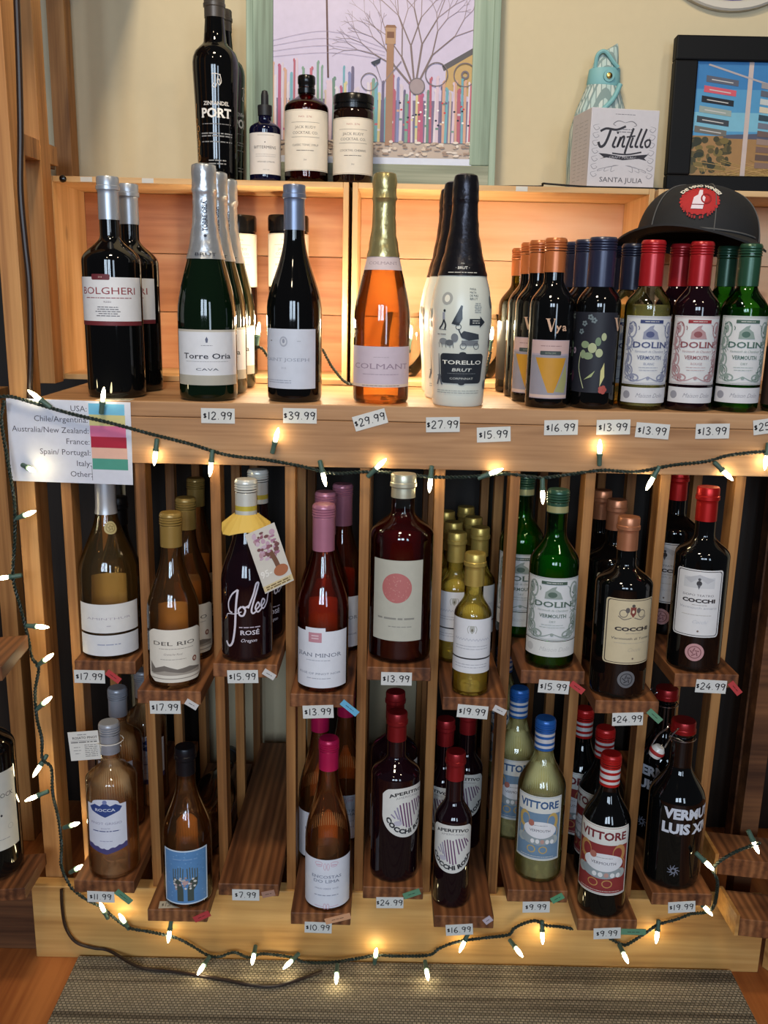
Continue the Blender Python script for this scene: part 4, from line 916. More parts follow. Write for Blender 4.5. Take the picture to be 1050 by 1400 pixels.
bottle('colmant', 'orange sparkling rosé bottle with gold foil hood and pale pink label on the counter', cnt(1.334), (520, 553), (527, 238), 77, 'sparkling', 'clear',
       ('champagne', 351, (186, 172, 120)), [(474, 530, 482, 559, lab_colmant), (350, 369, 0, 0, neck_colmant, {'deg': (-85, 85), 'name': 'neck_label'})], liquid=('orange', (236, 164, 84), .06), fill=.84)
bottle('torello', 'sparkling bottle in a white sleeve covered with grey vintage drawings and a black hood', cnt(1.3258), (625, 557), (636, 240), 84, 'mata', 'sleeve',
       ('champagne', 377, (44, 43, 50)), [(377, 551, 0, 0, lab_torello, {'deg': (-82, 82), 'name': 'sleeve_artwork', 'mat': GLOSS}), (357, 375, 0, 0, hood_torello, {'deg': (-48, 48), 'off': .0027, 'name': 'hood_lettering'})],
       group='sleeved sparkling bottles')
behind('torello', 'white sleeved bottle with black hood, directly behind the first one with the drawings', px=617, y=1.4155)
behind('torello', 'white sleeved bottle with black hood, last of its row against the crate', px=611, y=1.505)
GV = 'small dark vermouth bottles with copper caps'
bottle('vya', 'small black bottle with copper cap and lilac label showing a yellow cone', cnt(1.324), (746, 560), (760, 326), 60, 'vermouth_half', 'dark',
       ('screw', 372, (196, 112, 62)), [(427, 462, 728, 777, word_vya, {'deg': (-38, 62), 'name': 'printed_lettering'}), (465, 545, 726, 775, lab_vya)], group=GV)
behind('vya', 'small black bottle with copper cap, second in the copper-capped row', px=733, y=1.3885, spin=-20, group=GV)
behind('vya', 'small black bottle with copper cap, third in the copper-capped row', px=721, y=1.453, spin=20, group=GV)
bottle('vya2', 'small olive glass bottle with copper cap, last in the copper-capped row by the crate', cnt(1.5175), (703, 533), (718, 340), 54, 'vermouth_half', 'olive',
       ('screw', 377, (196, 112, 62)), [(440, 520, 0, 0, plain((38, 30, 26)), {'deg': (-90, 90)})], liquid=('olive', (200, 170, 40), .05))
bottle('botanic', 'small black bottle with navy cap and dark label of green leaves and flowers', cnt(1.324), (808, 562), (822, 325), 60, 'vermouth_half', 'dark',
       ('screw', 392, (46, 50, 74), {'col2': (70, 74, 92)}), [(427, 537, 782, 838, lab_botanic), (426, 460, 814, 845, word_vya, {'deg': (18, 118), 'name': 'printed_lettering', 'off': .0024})], group='small black bottles with navy caps')
for q, y, t in ((798, 1.3885, 'second'), (784, 1.453, 'third'), (773, 1.5175, 'last')):
    behind('botanic', 'small black bottle with dark screw cap, %s in the row behind the leaf-label bottle' % t, px=q, y=y, spin=10 * (y - 1.4) * 40)
D1, D2, D3 = (74, 82, 122), (136, 74, 78), (74, 104, 92)
def dolin(key, label, px, top, w, glass, capc, ink, banner, liq, dry):
    return bottle(key, label, cnt(1.324), px, top, w, 'vermouth_half', glass, ('screw', 391, capc),
                  [(432, 526, 0, 0, lab_dolin(ink, ink, banner, dry), {'deg': (-58, 84)}), (530, 551, 0, 0, band_script((214, 214, 218), (150, 150, 160)), {'deg': (-58, 84), 'name': 'lower_label'})], liquid=liq, fill=.63,
                  group='small vermouth bottles with ornate labels')
dolin('dolinb', 'small clear bottle of pale gold vermouth with red cap and blue-inked ornate label', (874, 563), (893, 329), 62, 'clear', (176, 34, 40), D1, (52, 64, 110), ('pale_gold', (238, 222, 140), .12), 'BLANC')
dolin('dolinr', 'small dark bottle with red cap and red-inked ornate label, under the hat badge', (938, 564), (960, 331), 61.5, 'plum', (170, 32, 38), D2, (150, 44, 50), None, 'ROUGE')
dolin('dolind', 'small green bottle with green cap and green-inked ornate label', (1002, 566), (1024, 334), 61.5, 'leaf', (44, 82, 62), D3, (70, 96, 84), ('dry_green', (176, 190, 80), .08), 'DRY')
bottle('dolinb2', 'clear vermouth bottle with navy cap under the hat brim, between leaf-label and blue-label bottles', cnt(1.392), (851, 552), (870, 334), 60, 'vermouth_half', 'clear', ('screw', 396, (34, 38, 58)),
       [(436, 524, 0, 0, lab_dolin(D1, D1, (52, 64, 110), 'BLANC'), {'deg': (-70, 70)})], liquid=('pale_gold', (238, 222, 140), .12), fill=.63, group='navy-capped clear vermouth bottles')
behind('dolinb2', 'clear vermouth bottle with navy cap under the hat brim, the one nearer the crates', px=848, y=1.462)
behind('dolinr', 'dark vermouth bottle with red cap, behind the red-inked label and beneath the hat', px=924, y=1.391)
behind('dolind', 'green vermouth bottle behind the green-inked label, beneath the back of the hat', px=987, y=1.391)
bottle('lime', 'bright lime green bottle with dark lower wrap, cut off at the picture edge', cnt(1.326), (1072, 568), (1096, 330), 66, 'vermouth_half', 'lime', ('screw', 392, (40, 70, 40)),
       [(476, 556, 0, 0, plain((66, 48, 40)), {'deg': (-90, 90)})], liquid=('lime', (190, 225, 70), .15), fill=.8)

# ------------------------------------------------------------------ bottles on the upper tilted boards
S = lambda bay: ('a', bay)
bottle('strip', 'pale golden rosé bottle with two white label strips and silver capsule, below the paper chart', S(1), (127, 911), (119, 645), 79, 'burgundy', 'clear', ('foil', 705, (188, 188, 192)),
       [(828, 899, 88, 161, lab_twostrip), (714, 731, 117, 134, seal((176, 160, 110), (120, 104, 64)), {'name': 'neck_seal'})], liquid=('honey', (247, 208, 150), .02), back=(806, 866), H=.288)
bottle('sealb', 'dark bottle with a round pale seal on its shoulder, behind the two-strip label bottle', S(1), (156, 874), (151, 676), 60, 'burgundy', 'dark', ('foil', 720, (30, 28, 30)),
       [(776, 794, 160, 178, seal((196, 192, 178), (150, 146, 132)), {'name': 'round_seal'})])
bottle('delrio', 'orange rosé bottle with gold screw cap and cream landscape label on the upper boards', S(2), (230, 946), (224, 697), 70, 'burgundy', 'clear', ('screw', 750, (156, 126, 66)),
       [(862, 934, 197, 263, lab_delrio)], liquid=('peach', (246, 190, 128), .025), back=(844, 900), group='rosé bottles with gold screw caps')
behind('delrio', 'orange rosé bottle with gold cap, second in its bay, landscape label half hidden', top=(256, 678), spin=0)
behind('delrio', 'orange rosé bottle deep in its bay, only the gold cap and neck showing', top=(238, 660))
bottle('jolee', 'dark rosé bottle with white cap and white script lettering, wearing a flowered card collar', S(3), (333, 907), (326, 652), 70, 'burgundy', 'plum', ('screw', 706, (214, 214, 206), {'bands': ((.11, .25, (206, 186, 70)),)}),
       [(797, 890, 0, 0, lab_jolee, {'deg': (-70, 74), 'name': 'printed_lettering', 'mat': GLOSS})], group='dark rosé bottles with white caps')
behind('jolee', 'dark bottle with white and yellow cap, behind the one with the flowered card collar', top=(354, 640), spin=30)
bottle('minor', 'red-orange rosé bottle with pink screw cap and large white label', S(4), (438, 951), (440, 686), 70, 'burgundy', 'clear', ('screw', 755, (178, 116, 138)),
       [(859, 941, 405, 470, lab_minor)], liquid=('coral', (222, 112, 80), .03), back=(836, 890), group='rosé bottles with pink screw caps')
behind('minor', 'rosé bottle with pink cap, straight behind the one with the large white label', top=(446, 670))
behind('minor', 'rosé bottle with pink cap, deepest in the bay next to the magnum', top=(468, 664))
bottle('magnum', 'large dark red magnum with cream capsule and grey label bearing a red disc', S(5), (551, 909), (556, 645), 86, 'magnum', 'clear', ('foil', 682, (200, 196, 172)),
       [(767, 877, 517, 581, lab_magnum)], liquid=('cherry', (150, 40, 44), .05), back=(745, 800, 120))
bottle('gold', 'small golden dessert wine bottle with gold capsule and white label, foremost of its cluster', S(6), (645, 956), (648, 752), 51, 'half', 'clear', ('foil', 803, (192, 166, 88)),
       [(847, 921, 0, 0, lab_gold, {'deg': (-78, 78)})], liquid=('gold', (250, 218, 108), .11), back=(836, 880), group='golden dessert wine half bottles')
for tp, t in (((629, 739), 'just behind the foremost one, on its copper side'), ((662, 731), 'just behind the foremost one, next to the bay post'), ((623, 722), 'in the third rank against the magnum side'),
              ((651, 714), 'in the third rank in mid bay'), ((612, 704), 'in the last rank against the magnum side'), ((639, 696), 'in the last rank in mid bay')):
    behind('gold', 'small golden dessert wine bottle ' + t, top=tp)
bottle('dolgreen', 'tall green vermouth bottle with ornate white label and green cap on the upper boards', S(7), (758, 922), (766, 666), 67, 'vermouth', 'leaf', ('screw', 703, (48, 84, 66), {'bands': ((.02, .30, (170, 168, 120)),)}),
       [(791, 877, 728, 794, lab_dolin((84, 104, 92), (84, 104, 92), (70, 90, 78), 'DRY'), {'deg': (-70, 78)}), (878, 899, 728, 794, band_script((216, 216, 212), (190, 190, 188)), {'deg': (-70, 78), 'name': 'lower_label'})],
       liquid=('emerald', (130, 215, 110), .05), back=(776, 840), group='tall green vermouth bottles')
behind('dolgreen', 'tall green vermouth bottle half hidden by the bay post, behind the front green one', top=(724, 655), spin=0)
bottle('torino', 'dark vermouth bottle with copper capsule and tan crested label', S(8), (843, 960), (861, 703), 76, 'bordeaux', 'dark', ('foil', 754, (186, 122, 88)),
       [(819, 908, 829, 887, lab_cocchi((206, 190, 156), (66, 56, 50), False, '', 'Vermouth di Torino')), (917, 940, 846, 868, seal((104, 104, 108), (50, 50, 54)), {'name': 'embossed_seal'})], group='dark vermouth bottles with copper capsules')
behind('torino', 'dark vermouth bottle with copper capsule, second behind the tan crested label', top=(846, 684))
behind('torino', 'dark vermouth bottle with copper capsule, deepest behind the tan crested label', top=(822, 668))
bottle('teatro', 'dark vermouth bottle with bright red capsule and white crested label, last on the upper boards', S(9), (963, 931), (980, 663), 72, 'bordeaux', 'dark', ('foil', 715, (188, 30, 28)),
       [(781, 873, 941, 998, lab_cocchi((222, 220, 220), (66, 62, 66), True, '', 'Vermouth amaro')), (882, 906, 955, 979, seal((190, 142, 144), (130, 84, 88)), {'name': 'round_seal'})], group='dark vermouth bottles with red capsules')
behind('teatro', 'dark vermouth bottle half hidden by the bay post, behind the white crested label', top=(926, 640), spin=-16)

# ------------------------------------------------------------------ bottles on the lower tilted boards
S = lambda bay: ('b', bay)
bottle('rocca', 'blush wine bottle with silver screw cap and white shield label under a blue plaque', S(1), (142, 1214), (136, 981), 68, 'bordeaux', 'clear', ('screw', 1035, (152, 154, 162)),
       [(1094, 1170, 109, 157, lab_rocca)], liquid=('blush', (252, 198, 146), .08), back=(1066, 1140), group='blush bottles with silver screw caps')
behind('rocca', 'blush bottle with silver cap, straight behind the shield-label bottle', top=(147, 957))
behind('rocca', 'blush bottle with silver cap, against the post behind the shield-label bottle', top=(182, 934), spin=24)
bottle('hands', 'apricot wine bottle with black capsule and blue label of two cupped hands', S(2), (252, 1247), (246, 1014), 66, 'burgundy', 'clear', ('foil', 1063, (30, 30, 36), {'col2': (44, 44, 52)}),
       [(1164, 1237, 221, 276, lab_hands)], liquid=('apricot', (242, 178, 116), .025), back=(1146, 1200))
bottle('lima', 'copper rosé bottle with magenta screw cap and white label with pink bow', S(4), (445, 1253), (446, 1003), 62, 'flute', 'clear', ('screw', 1056, (190, 28, 82)),
       [(1176, 1242, 413, 475, lab_encostas)], liquid=('copper', (234, 156, 96), .035), back=(1124, 1180), group='rosé bottles with magenta caps')
behind('lima', 'rosé bottle with magenta cap, straight behind the pink bow label', top=(434, 981))
behind('lima', 'rosé bottle with magenta cap, deepest in the bay of the pink bow label', top=(470, 972))
bottle('rosa', 'large dark aperitif bottle with red capsule and white striped-rooster label turned aside', S(5), (538, 1208), (539, 967), 66, 'bordeaux', 'plum', ('foil', 1016, (146, 32, 36)),
       [(1078, 1146, 0, 0, lab_rosa, {'deg': (-30, 96)})], group='large dark aperitif bottles with red capsules')
behind('rosa', 'large dark aperitif bottle with red capsule, behind the turned striped-rooster label', top=(541, 943))
bottle('rosah', 'small dark aperitif bottle with red capsule and striped-rooster label facing front', S(6), (614, 1243), (621, 1021), 50, 'half', 'plum', ('foil', 1070, (156, 34, 38)),
       [(1129, 1194, 0, 0, lab_rosa, {'deg': (-74, 74)})], group='small dark aperitif bottles with red capsules')
behind('rosah', 'small dark aperitif bottle directly behind the front-facing striped-rooster label', top=(612, 996), spin=-40)
behind('rosah', 'small dark aperitif bottle by the post, its rooster label half hidden', top=(643, 978))
WB = lambda c: {'bands': ((.06, .17, (224, 224, 226)), (.25, .36, (224, 224, 226)), (.44, .55, (224, 224, 226)))}
bottle('vitb', 'pale vermouth bottle with blue and white striped cap and blue scroll label', S(7), (739, 1208), (746, 976), 65, 'sloped', 'clear', ('screw', 1028, (44, 104, 180), WB(0)),
       [(1090, 1177, 713, 768, lab_vittore((112, 140, 166), (196, 164, 96), (58, 92, 136)))], liquid=('straw', (250, 238, 176), .12), back=(1060, 1120), group='pale vermouth bottles with blue striped caps')
behind('vitb', 'pale vermouth bottle with blue striped cap, behind the blue scroll label', top=(716, 955))
behind('vitb', 'pale vermouth bottle deepest behind the blue scroll label, against the post', top=(690, 880))
bottle('vitr', 'dark red vermouth bottle with red and white striped cap and red scroll label', S(8), (828, 1257), (838, 1024), 65, 'sloped', 'dark', ('screw', 1078, (184, 32, 30), WB(0)),
       [(1132, 1225, 800, 861, lab_vittore((140, 52, 52), (190, 140, 84), (120, 44, 50)))], group='dark vermouth bottles with red striped caps')
behind('vitr', 'dark vermouth bottle with red striped cap, behind the red scroll label', top=(826, 990), spin=-50)
behind('vitr', 'dark vermouth bottle with red striped cap, deepest behind the red scroll label', top=(800, 968), spin=-30)
ls = bottle('luis', 'black swing-top vermouth bottle with bold white lettering, stopper hanging at its neck', S(9), (922, 1218), (947, 979), 74, 'swing', 'dark', ('foil', 994, (150, 26, 28)),
       [(1106, 1144, 0, 0, lab_luis, {'deg': (-25, 92), 'name': 'printed_lettering'}), (1182, 1201, 919, 939, lab_luis_mark, {'name': 'printed_mark'})], group='black swing-top bottles')
h = INFO['luis']['H']
st = MB(); st.lathe([(0, -.009), (.009, -.009), (.0105, -.004), (.0105, .004), (.007, .009), (0, .010)], 20, Matrix.Translation((-.034, -.012, h - .052)) @ Matrix.Rotation(R_(25), 4, 'Y'))
sto = st.build('porcelain_stopper', pbr('porcelain', (226, 222, 216), .2), ls, smooth=True)
MB().lathe([(.0100, -.004), (.0118, -.002), (.0118, .001), (.0100, .003)], 20, Matrix.Translation((-.034, -.012, h - .052)) @ Matrix.Rotation(R_(25), 4, 'Y')).build('rubber_seal', pbr('rubber_red', (166, 40, 38), .5), sto, smooth=True)
wr = MB()
for sx in (-.008, .010): wr.tube(smoothpath([(-.034 + sx * 1.1, -.012, h - .044), (-.026 + sx, -.016, h - .024), (-.016 + sx * .8, -.018, h - .010), (-.012 + sx, -.010, h - .006)]), 0.0013, 6)
wr.tube(smoothpath([(.004, -.022, h - .026), (-.008, -.022, h - .022), (-.018, -.014, h - .024), (-.014, -.022, h - .028)]), .0009, 6); wr.tube([(.019 * math.cos(a * .35), .019 * math.sin(a * .35), h - .028) for a in range(19)], .0009, 6)
wr.build('wire_bail', pbr('steel_wire', (190, 192, 196), .25, 1.0), ls, smooth=True)
behind('luis', 'black swing-top bottle pressed against the post, behind the bold white lettering', top=(915, 943), spin=-38)

# bottle on the neighbouring corner rack
yck = atZ(-2, 1206, .205).y
bottle('ck', 'dark wine bottle with cream label on the corner rack, cut off by the picture edge', ('y', .2052, yck + .040), (-4, 1207), (-26, 912), 76, 'bordeaux', 'dark', ('foil', 970, (26, 26, 30)),
       [(1061, 1166, 0, 0, lab_ck, {'deg': (-90, 58)})])

# bottles lying on their sides deep in two bays
def lying(label, sup, s, dx, kind, glass, R, H, capc, lab=None, liquid=None, roll=0, flip=False, lift=0):
    O = SUP[sup]; c = O + DVEC * s + NVEC * (R + .001 + lift) + Vector((dx, 0, 0))
    M = Matrix.Translation(c) @ Matrix.Rotation(-TILT, 4, 'X') @ Matrix.Rotation(R_(90 if not flip else -90), 4, 'X') @ Matrix.Rotation(roll, 4, 'Z')
    r = empty('wine_bottle', M, label, 'bottle'); p = profile(kind, R, H); rf = rfun(p)
    MB().lathe(p, 40).build('bottle_glass', GLASSES[glass], r, smooth=True, sharp=60)
    if liquid: q = [(max(0, a - .0022), max(z, .006)) for a, z in p if z < .85 * H]; q.append((0, q[-1][1])); q[0] = (0, .008); MB().lathe(q, 36).build('wine', wine(*liquid), r, smooth=True)
    ringmesh('foil_capsule', cap_rows('foil', H * .82, H, rf, capc), FOILM, r)
    if lab:
        cv = Canvas(); lab(cv, 95, 70); cv.wrap('front_label', PAPER, r, rf, H * .30, 0)
lying('amber bottle lying on its side with a grey-white label, behind the cupped-hands label', ('b', 2), .14, .006, 'burgundy', 'clear', .038, .30, (40, 40, 46), lambda cv, W, H: (cv.rect(0, 0, W, H, (196, 200, 210)), cv.lines(0, 0, W * .5, 3, 6, 1.4, GREY, 3)), ('apricot', (242, 178, 116), .025), PI * .95, True)

# ------------------------------------------------------------------ paper extras hung on bottles
def on_bottle(key, local):
    return INFO[key]['root'].matrix_world.copy() @ Matrix.Translation(local)
bpy.context.view_layer.update()
I = INFO['jolee']; r = I['root']; hz = I['H'] * .795
card = MB(); YEL = pbr('card_yellow', (214, 178, 84), .6)
cv = Canvas()
cv.rect(0, 0, 46, 88, (214, 208, 198)); rr = random.Random(9)
cv.L += 1
for k in range(60): cv.ell(2 + rr.uniform(-14, 15), 18 + rr.uniform(-18, 20), rr.uniform(1.5, 4.6), rr.uniform(1.5, 4.2), rr.choice(((196, 160, 180), (170, 120, 146), (150, 96, 110), (206, 180, 196), (120, 80, 80), (188, 150, 160))), 5)
cv.stroke([(4, 8), (7, -8), (8, -22)], 7, (120, 84, 66)); cv.ell(10, -22, 11, 8, (176, 110, 76), 7); cv.text('95-', -12, -18, 9, (240, 236, 228), bold=.03); cv.rect(0, -38, 46, 8, (216, 196, 150)); cv.lines(0, -37, 38, 2, 3.2, 1.8, (120, 100, 70), 3, False)
tg = empty('neck_card', r.matrix_world @ Matrix.Translation((0, 0, hz)), 'yellow card collar with a flower picture, slipped over the white-capped script bottle', 'card')
col = MB(); k = 20; v, f = [], []
for j in range(k):
    a = 2 * PI * j / k; ca, sa = math.cos(a), math.sin(a); q = .034 / max(abs(ca), abs(sa)); q = min(q, .040)
    for rad, dz in ((.0165, .004), (q, -.010 * (q / .034) ** 2 - (.006 if sa < 0 else 0)), (q, -.0108 * (q / .034) ** 2 - (.006 if sa < 0 else 0)), (.0165, .0032)): v.append((rad * ca, rad * sa, dz))
for j in range(k):
    for i in range(4):
        f.append((j * 4 + i, ((j + 1) % k) * 4 + i, ((j + 1) % k) * 4 + (i + 1) % 4, j * 4 + (i + 1) % 4))
col.add(v, f).build('collar', YEL, tg)
cv.flat('picture_card', PAPER, tg, .0005, Matrix.Translation((.0315, -.0425, -.051)) @ Matrix.Rotation(R_(24), 4, 'Z') @ Matrix.Rotation(R_(-17), 4, 'Y') @ Matrix.Rotation(R_(-6), 4, 'X'))
I = INFO['rocca']; r = I['root']
cv = Canvas(); cv.rect(0, 0, 44, 46, (218, 214, 206)); cv.text('ROSATO PINOT', 2, 13, 3.6, (80, 78, 78), maxw=36, bold=.02); cv.lines(-2, 18, 20, 1, 2, 1.2, GREY, 1); cv.rect(0, 8.6, 38, .6, GREY); cv.lines(0, 6, 38, 1, 3, 1.5, (90, 88, 88), 2, False); cv.lines(9, 1, 18, 7, 3.0, 1.1, (130, 128, 126), 4, False); cv.lines(-11, -2, 11, 3, 5, 1.1, (150, 148, 146), 5)
pt = empty('shelf_talker', r.matrix_world @ Matrix.Translation((-.036, -.002, I['H'] * .86)), 'small white printed card hanging beside the blush bottle with the shield label', 'card')
cv.flat('card', PAPER, pt, .0005, Matrix.Rotation(R_(-4), 4, 'Y') @ Matrix.Rotation(R_(-14), 4, 'Z'))
MB().tube([(.020 * math.cos(a * .4) + .036, .020 * math.sin(a * .4) + .002, .004) for a in range(16)], .0008, 6).build('neck_loop', pbr('paper_white', (214, 210, 204), .7), pt)

# ------------------------------------------------------------------ jars and bottles on top of the crates
def jar(label, sup, px, top, w, ly, lid, group=None, sub='COCKTAIL CHERRIES'):
    c, d, n, R, H, az, M = seat_frame(sup, px, w, top); r = empty('label_jar', M, label, 'jar', group)
    p = [(0, .004), (R * .8, .002), (R * .95, 0), (R, .004), (R, H * .80), (R * .97, H * .83), (R * .93, H * .84), (R * .93, H * .86), (0, H * .86)]
    MB().lathe(p, 40).build('jar_glass', pbr('jar_dark_glass', (28, 14, 10), .05, spec=.6), r, smooth=True, sharp=50)
    rows = [(R * .93, H * .84), (R * .99, H * .845), (R * .99, H * .88), (R * .95, H * .885), (R * .95, H * .90), (R * 1.01, H * .905), (R * 1.01, H * .985), (R * .97, H), (0, H)]
    MB().lathe(rows, 40).build('lid', pbr('lid_black', (24, 23, 24), .22, .3), r, smooth=True, sharp=40)
    f = (M.to_3x3() @ Vector((0, -1, 0))).normalized(); z0, z1 = [(hit(px[0], y, c + f * R, f) - c).dot(n) for y in ly]
    cv = Canvas(); lab_rudy(sub)(cv, R_(170) * R * 1000, (z0 - z1) * 1000); cv.wrap('front_label', PAPER, r, lambda z: R, (z0 + z1) / 2, 0)
    return r
CT = lambda y: ('y', ZT, y)
bottle('port', 'tall black port bottle with white stencil lettering standing on the crate top', CT(1.600), (298, 250), (296, -3), 62, 'port', 'dark', ('foil', 22, (92, 86, 82)),
       [(92, 236, 0, 0, lab_port, {'deg': (-84, 84), 'name': 'printed_lettering'})], group='black port bottles')
behind('port', 'tall black port bottle tucked close behind the white-lettered one', px=311, y=1.6785, spin=70)
R0 = seat_frame(CT(1.60), (362, 250), 43, (366, 128))
bm_ = bottle('bitter', 'small dark dropper bottle with black rubber bulb and cream label on the crate top', CT(1.60), (363, 249), (365, 152), 43, 'apothecary', 'navy', None, [(181, 238, 343, 385, lab_bitter)], rn=.010)
hb = INFO['bitter']['H']
MB().lathe([(.0115, hb - .010), (.0118, hb + .004), (.0115, hb + .006), (.0062, hb + .007), (.0060, hb + .022), (.0045, hb + .028), (0, hb + .030)], 24).build('dropper_cap', pbr('dropper_rubber', (34, 33, 36), .5), bm_, smooth=True, sharp=50)
bt = bottle('rudy', 'amber syrup bottle with black cap and cream label on the crate top', CT(1.60), (419, 250), (422, 112), 60, 'apothecary', 'amber', None, [(149, 233, 390, 449, lab_rudy('CLASSIC TONIC SYRUP'))], liquid=('syrup', (170, 70, 24), .06), rn=.0125)
hb = INFO['rudy']['H']
MB().lathe([(.0132, hb - .022), (.0142, hb - .021), (.0142, hb - .014), (.0132, hb - .013), (.0132, hb - .008), (.0144, hb - .006), (.0144, hb + .004), (.0130, hb + .006), (0, hb + .006)], 28).build('cap', pbr('lid_black', (24, 23, 24), .22, .3), bt, smooth=True, sharp=40)
jar('short dark jar with wide black lid and cream label on the crate top', CT(1.60), (482, 251), (486, 134), 55, (160, 238), 0)
CI = ('y', ZC + .0098, 1.632)
jar('cream-labelled jar inside the crate, next to the silver-hooded bottles', CI, (326, 505), (331, 296), 54, (319, 392), 0, 'jars inside the crate', 'BOURBON CHERRIES')
jar('cream-labelled jar inside the crate, behind the slate blue capsule', CI, (395, 505), (396, 296), 54, (319, 392), 0, 'jars inside the crate', 'BOURBON CHERRIES')

# ------------------------------------------------------------------ baseball cap resting on the back row of bottles
HC = Vector((atY(953, 322, 1.462).x, 1.462, 0)); HB = ZC + .2375
BLK = pbr('cap_cotton', (40, 40, 42), .75, spec=.25, var=.12)
A_, B_, HH = .091, .098, .084; YAWH = R_(-35)                       # brim points towards the camera and its left
def hat_pt(th, v, off=0.0):
    """th: angle from the front seam, v: 0 rim .. 1 crown button; local frame has the front at -Y"""
    fr = max(0, math.cos(th)); bulge = 1 + .10 * fr * math.sin(PI * min(1, v * 1.15)) * (1 if v < .87 else 0)
    ph = v * PI / 2; rr = math.cos(ph) ** (.62 + .10 * (1 - fr)); zz = HH * math.sin(ph) ** (.92)
    x, y = math.sin(th) * A_ * rr, -math.cos(th) * B_ * rr
    n = Vector((x / A_ ** 2, y / B_ ** 2, zz / HH ** 2 * .9)); n = n.normalized() if n.length else Vector((0, 0, 1))
    return Vector((x, y, zz)) + n * off
hat = empty('baseball_cap', Matrix.Translation((HC.x, HC.y, HB)) @ Matrix.Rotation(YAWH, 4, 'Z') @ Matrix.Rotation(R_(-8), 4, 'X'), 'black baseball cap with a red round badge, lying on top of the small bottles', 'cap')
def shell(off, n=48, k=16):
    v, f = [], []
    for i in range(k):
        for j in range(n): v.append(hat_pt(2 * PI * j / n, .97 * i / (k - 1) + .0, off))
    v.append(Vector((0, 0, HH + off)))
    for i in range(k - 1):
        for j in range(n): f.append((i * n + j, i * n + (j + 1) % n, (i + 1) * n + (j + 1) % n, (i + 1) * n + j))
    for j in range(n): f.append(((k - 1) * n + j, (k - 1) * n + (j + 1) % n, k * n))
    return v, f
cr = MB(); v, f = shell(0); cr.add(v, f); v2, f2 = shell(-.0025); k0 = len(cr.v); cr.add(v2, [tuple(reversed(q)) for q in f2])
n = 48; cr.f += [(j, k0 + j, k0 + (j + 1) % n, (j + 1) % n) for j in range(n)]
cr.build('crown', BLK, hat, smooth=True, sharp=60)
br_ = MB(); nb, kb = 25, 9; rows = []
for side in (0, 1):
    for i in range(kb):
        for j in range(nb):
            a = R_(-84) + R_(168) * j / (nb - 1); t = i / (kb - 1); e0 = hat_pt(a, .03)
            ext = .056 * max(0, math.cos(a * .93)) ** .55 * t; p = Vector((e0.x * (1 + .25 * t * abs(math.sin(a))), e0.y - ext, .004 - .016 * (math.sin(a) ** 2) * t - .004 * t - side * .0032)); rows.append(p)
q = []
for side in (0, 1):
    o = side * nb * kb
    for i in range(kb - 1):
        for j in range(nb - 1):
            t = (o + i * nb + j, o + (i + 1) * nb + j, o + (i + 1) * nb + j + 1, o + i * nb + j + 1); q.append(t if side == 0 else tuple(reversed(t)))
o = nb * kb
for j in range(nb - 1): q += [((kb - 1) * nb + j, o + (kb - 1) * nb + j, o + (kb - 1) * nb + j + 1, (kb - 1) * nb + j + 1), (j, j + 1, o + j + 1, o + j)]
for i in range(kb - 1): q += [(i * nb, o + i * nb, o + (i + 1) * nb, (i + 1) * nb), (i * nb + nb - 1, (i + 1) * nb + nb - 1, o + (i + 1) * nb + nb - 1, o + i * nb + nb - 1)]
br_.add(rows, q).build('brim', BLK, hat, smooth=True, sharp=50)
MB().lathe([(.008, 0), (.0075, .003), (.004, .005), (0, .0055)], 20, Matrix.Translation((0, 0, HH - .001))).build('button', BLK, hat, smooth=True)
sm = MB()
for a in (0, 60, 120, 180, 240, 300): sm.tube([hat_pt(R_(a + 32), .02 + .96 * i / 14, .0006) for i in range(15)], .0009, 6)
sm.tube([hat_pt(R_(-80 + 160 * i / 24), .035, .001) for i in range(25)], .0012, 6)
sm.build('seam_piping', pbr('seam_thread', (92, 90, 88), .8), hat, smooth=True)
cv = Canvas(); RB = (178, 42, 44)
cv.ell(0, 0, 25, 20, RB, 12)
for k_ in range(24): cv.ell(24.5 * math.cos(k_ * PI / 12), 19.5 * math.sin(k_ * PI / 12), 2, 2, RB, 4)
cv.poly([(-9, -14), (5, -14), (7, 2), (3, 6), (2.4, 15), (-2.4, 15), (-3, 6), (-8, 2)], (226, 214, 224)); cv.rect(-1.6, -8.5, 15, 1.2, (120, 40, 50)); cv.ring(8, 1, 7, 8, 2, (150, 30, 36), 18)
cv.text('DE VINO WINES!', 0, -6, 6.2, (226, 220, 206), w=66, bold=.05, arc=(31, True)); [cv.rect(23.5 * math.sin(a * .13), 1 - 25 * math.cos(a * .13), 1.9, 3, (164, 44, 46)) for a in (-8, -7, -6, -4, -3, -2, -1, 1, 2, 4, 5, 6, 7)]
cv.fine(3, 3); pv = []
for x, y, l in cv.v: pv.append(hat_pt(x * .00115 / .088 + R_(16), .37 + y * .00115 / .118, .0006 + l * .00004))
link('badge', mesh('badge', pv, cv.f, True, cv.c), printed('embroidery', .8), hat)

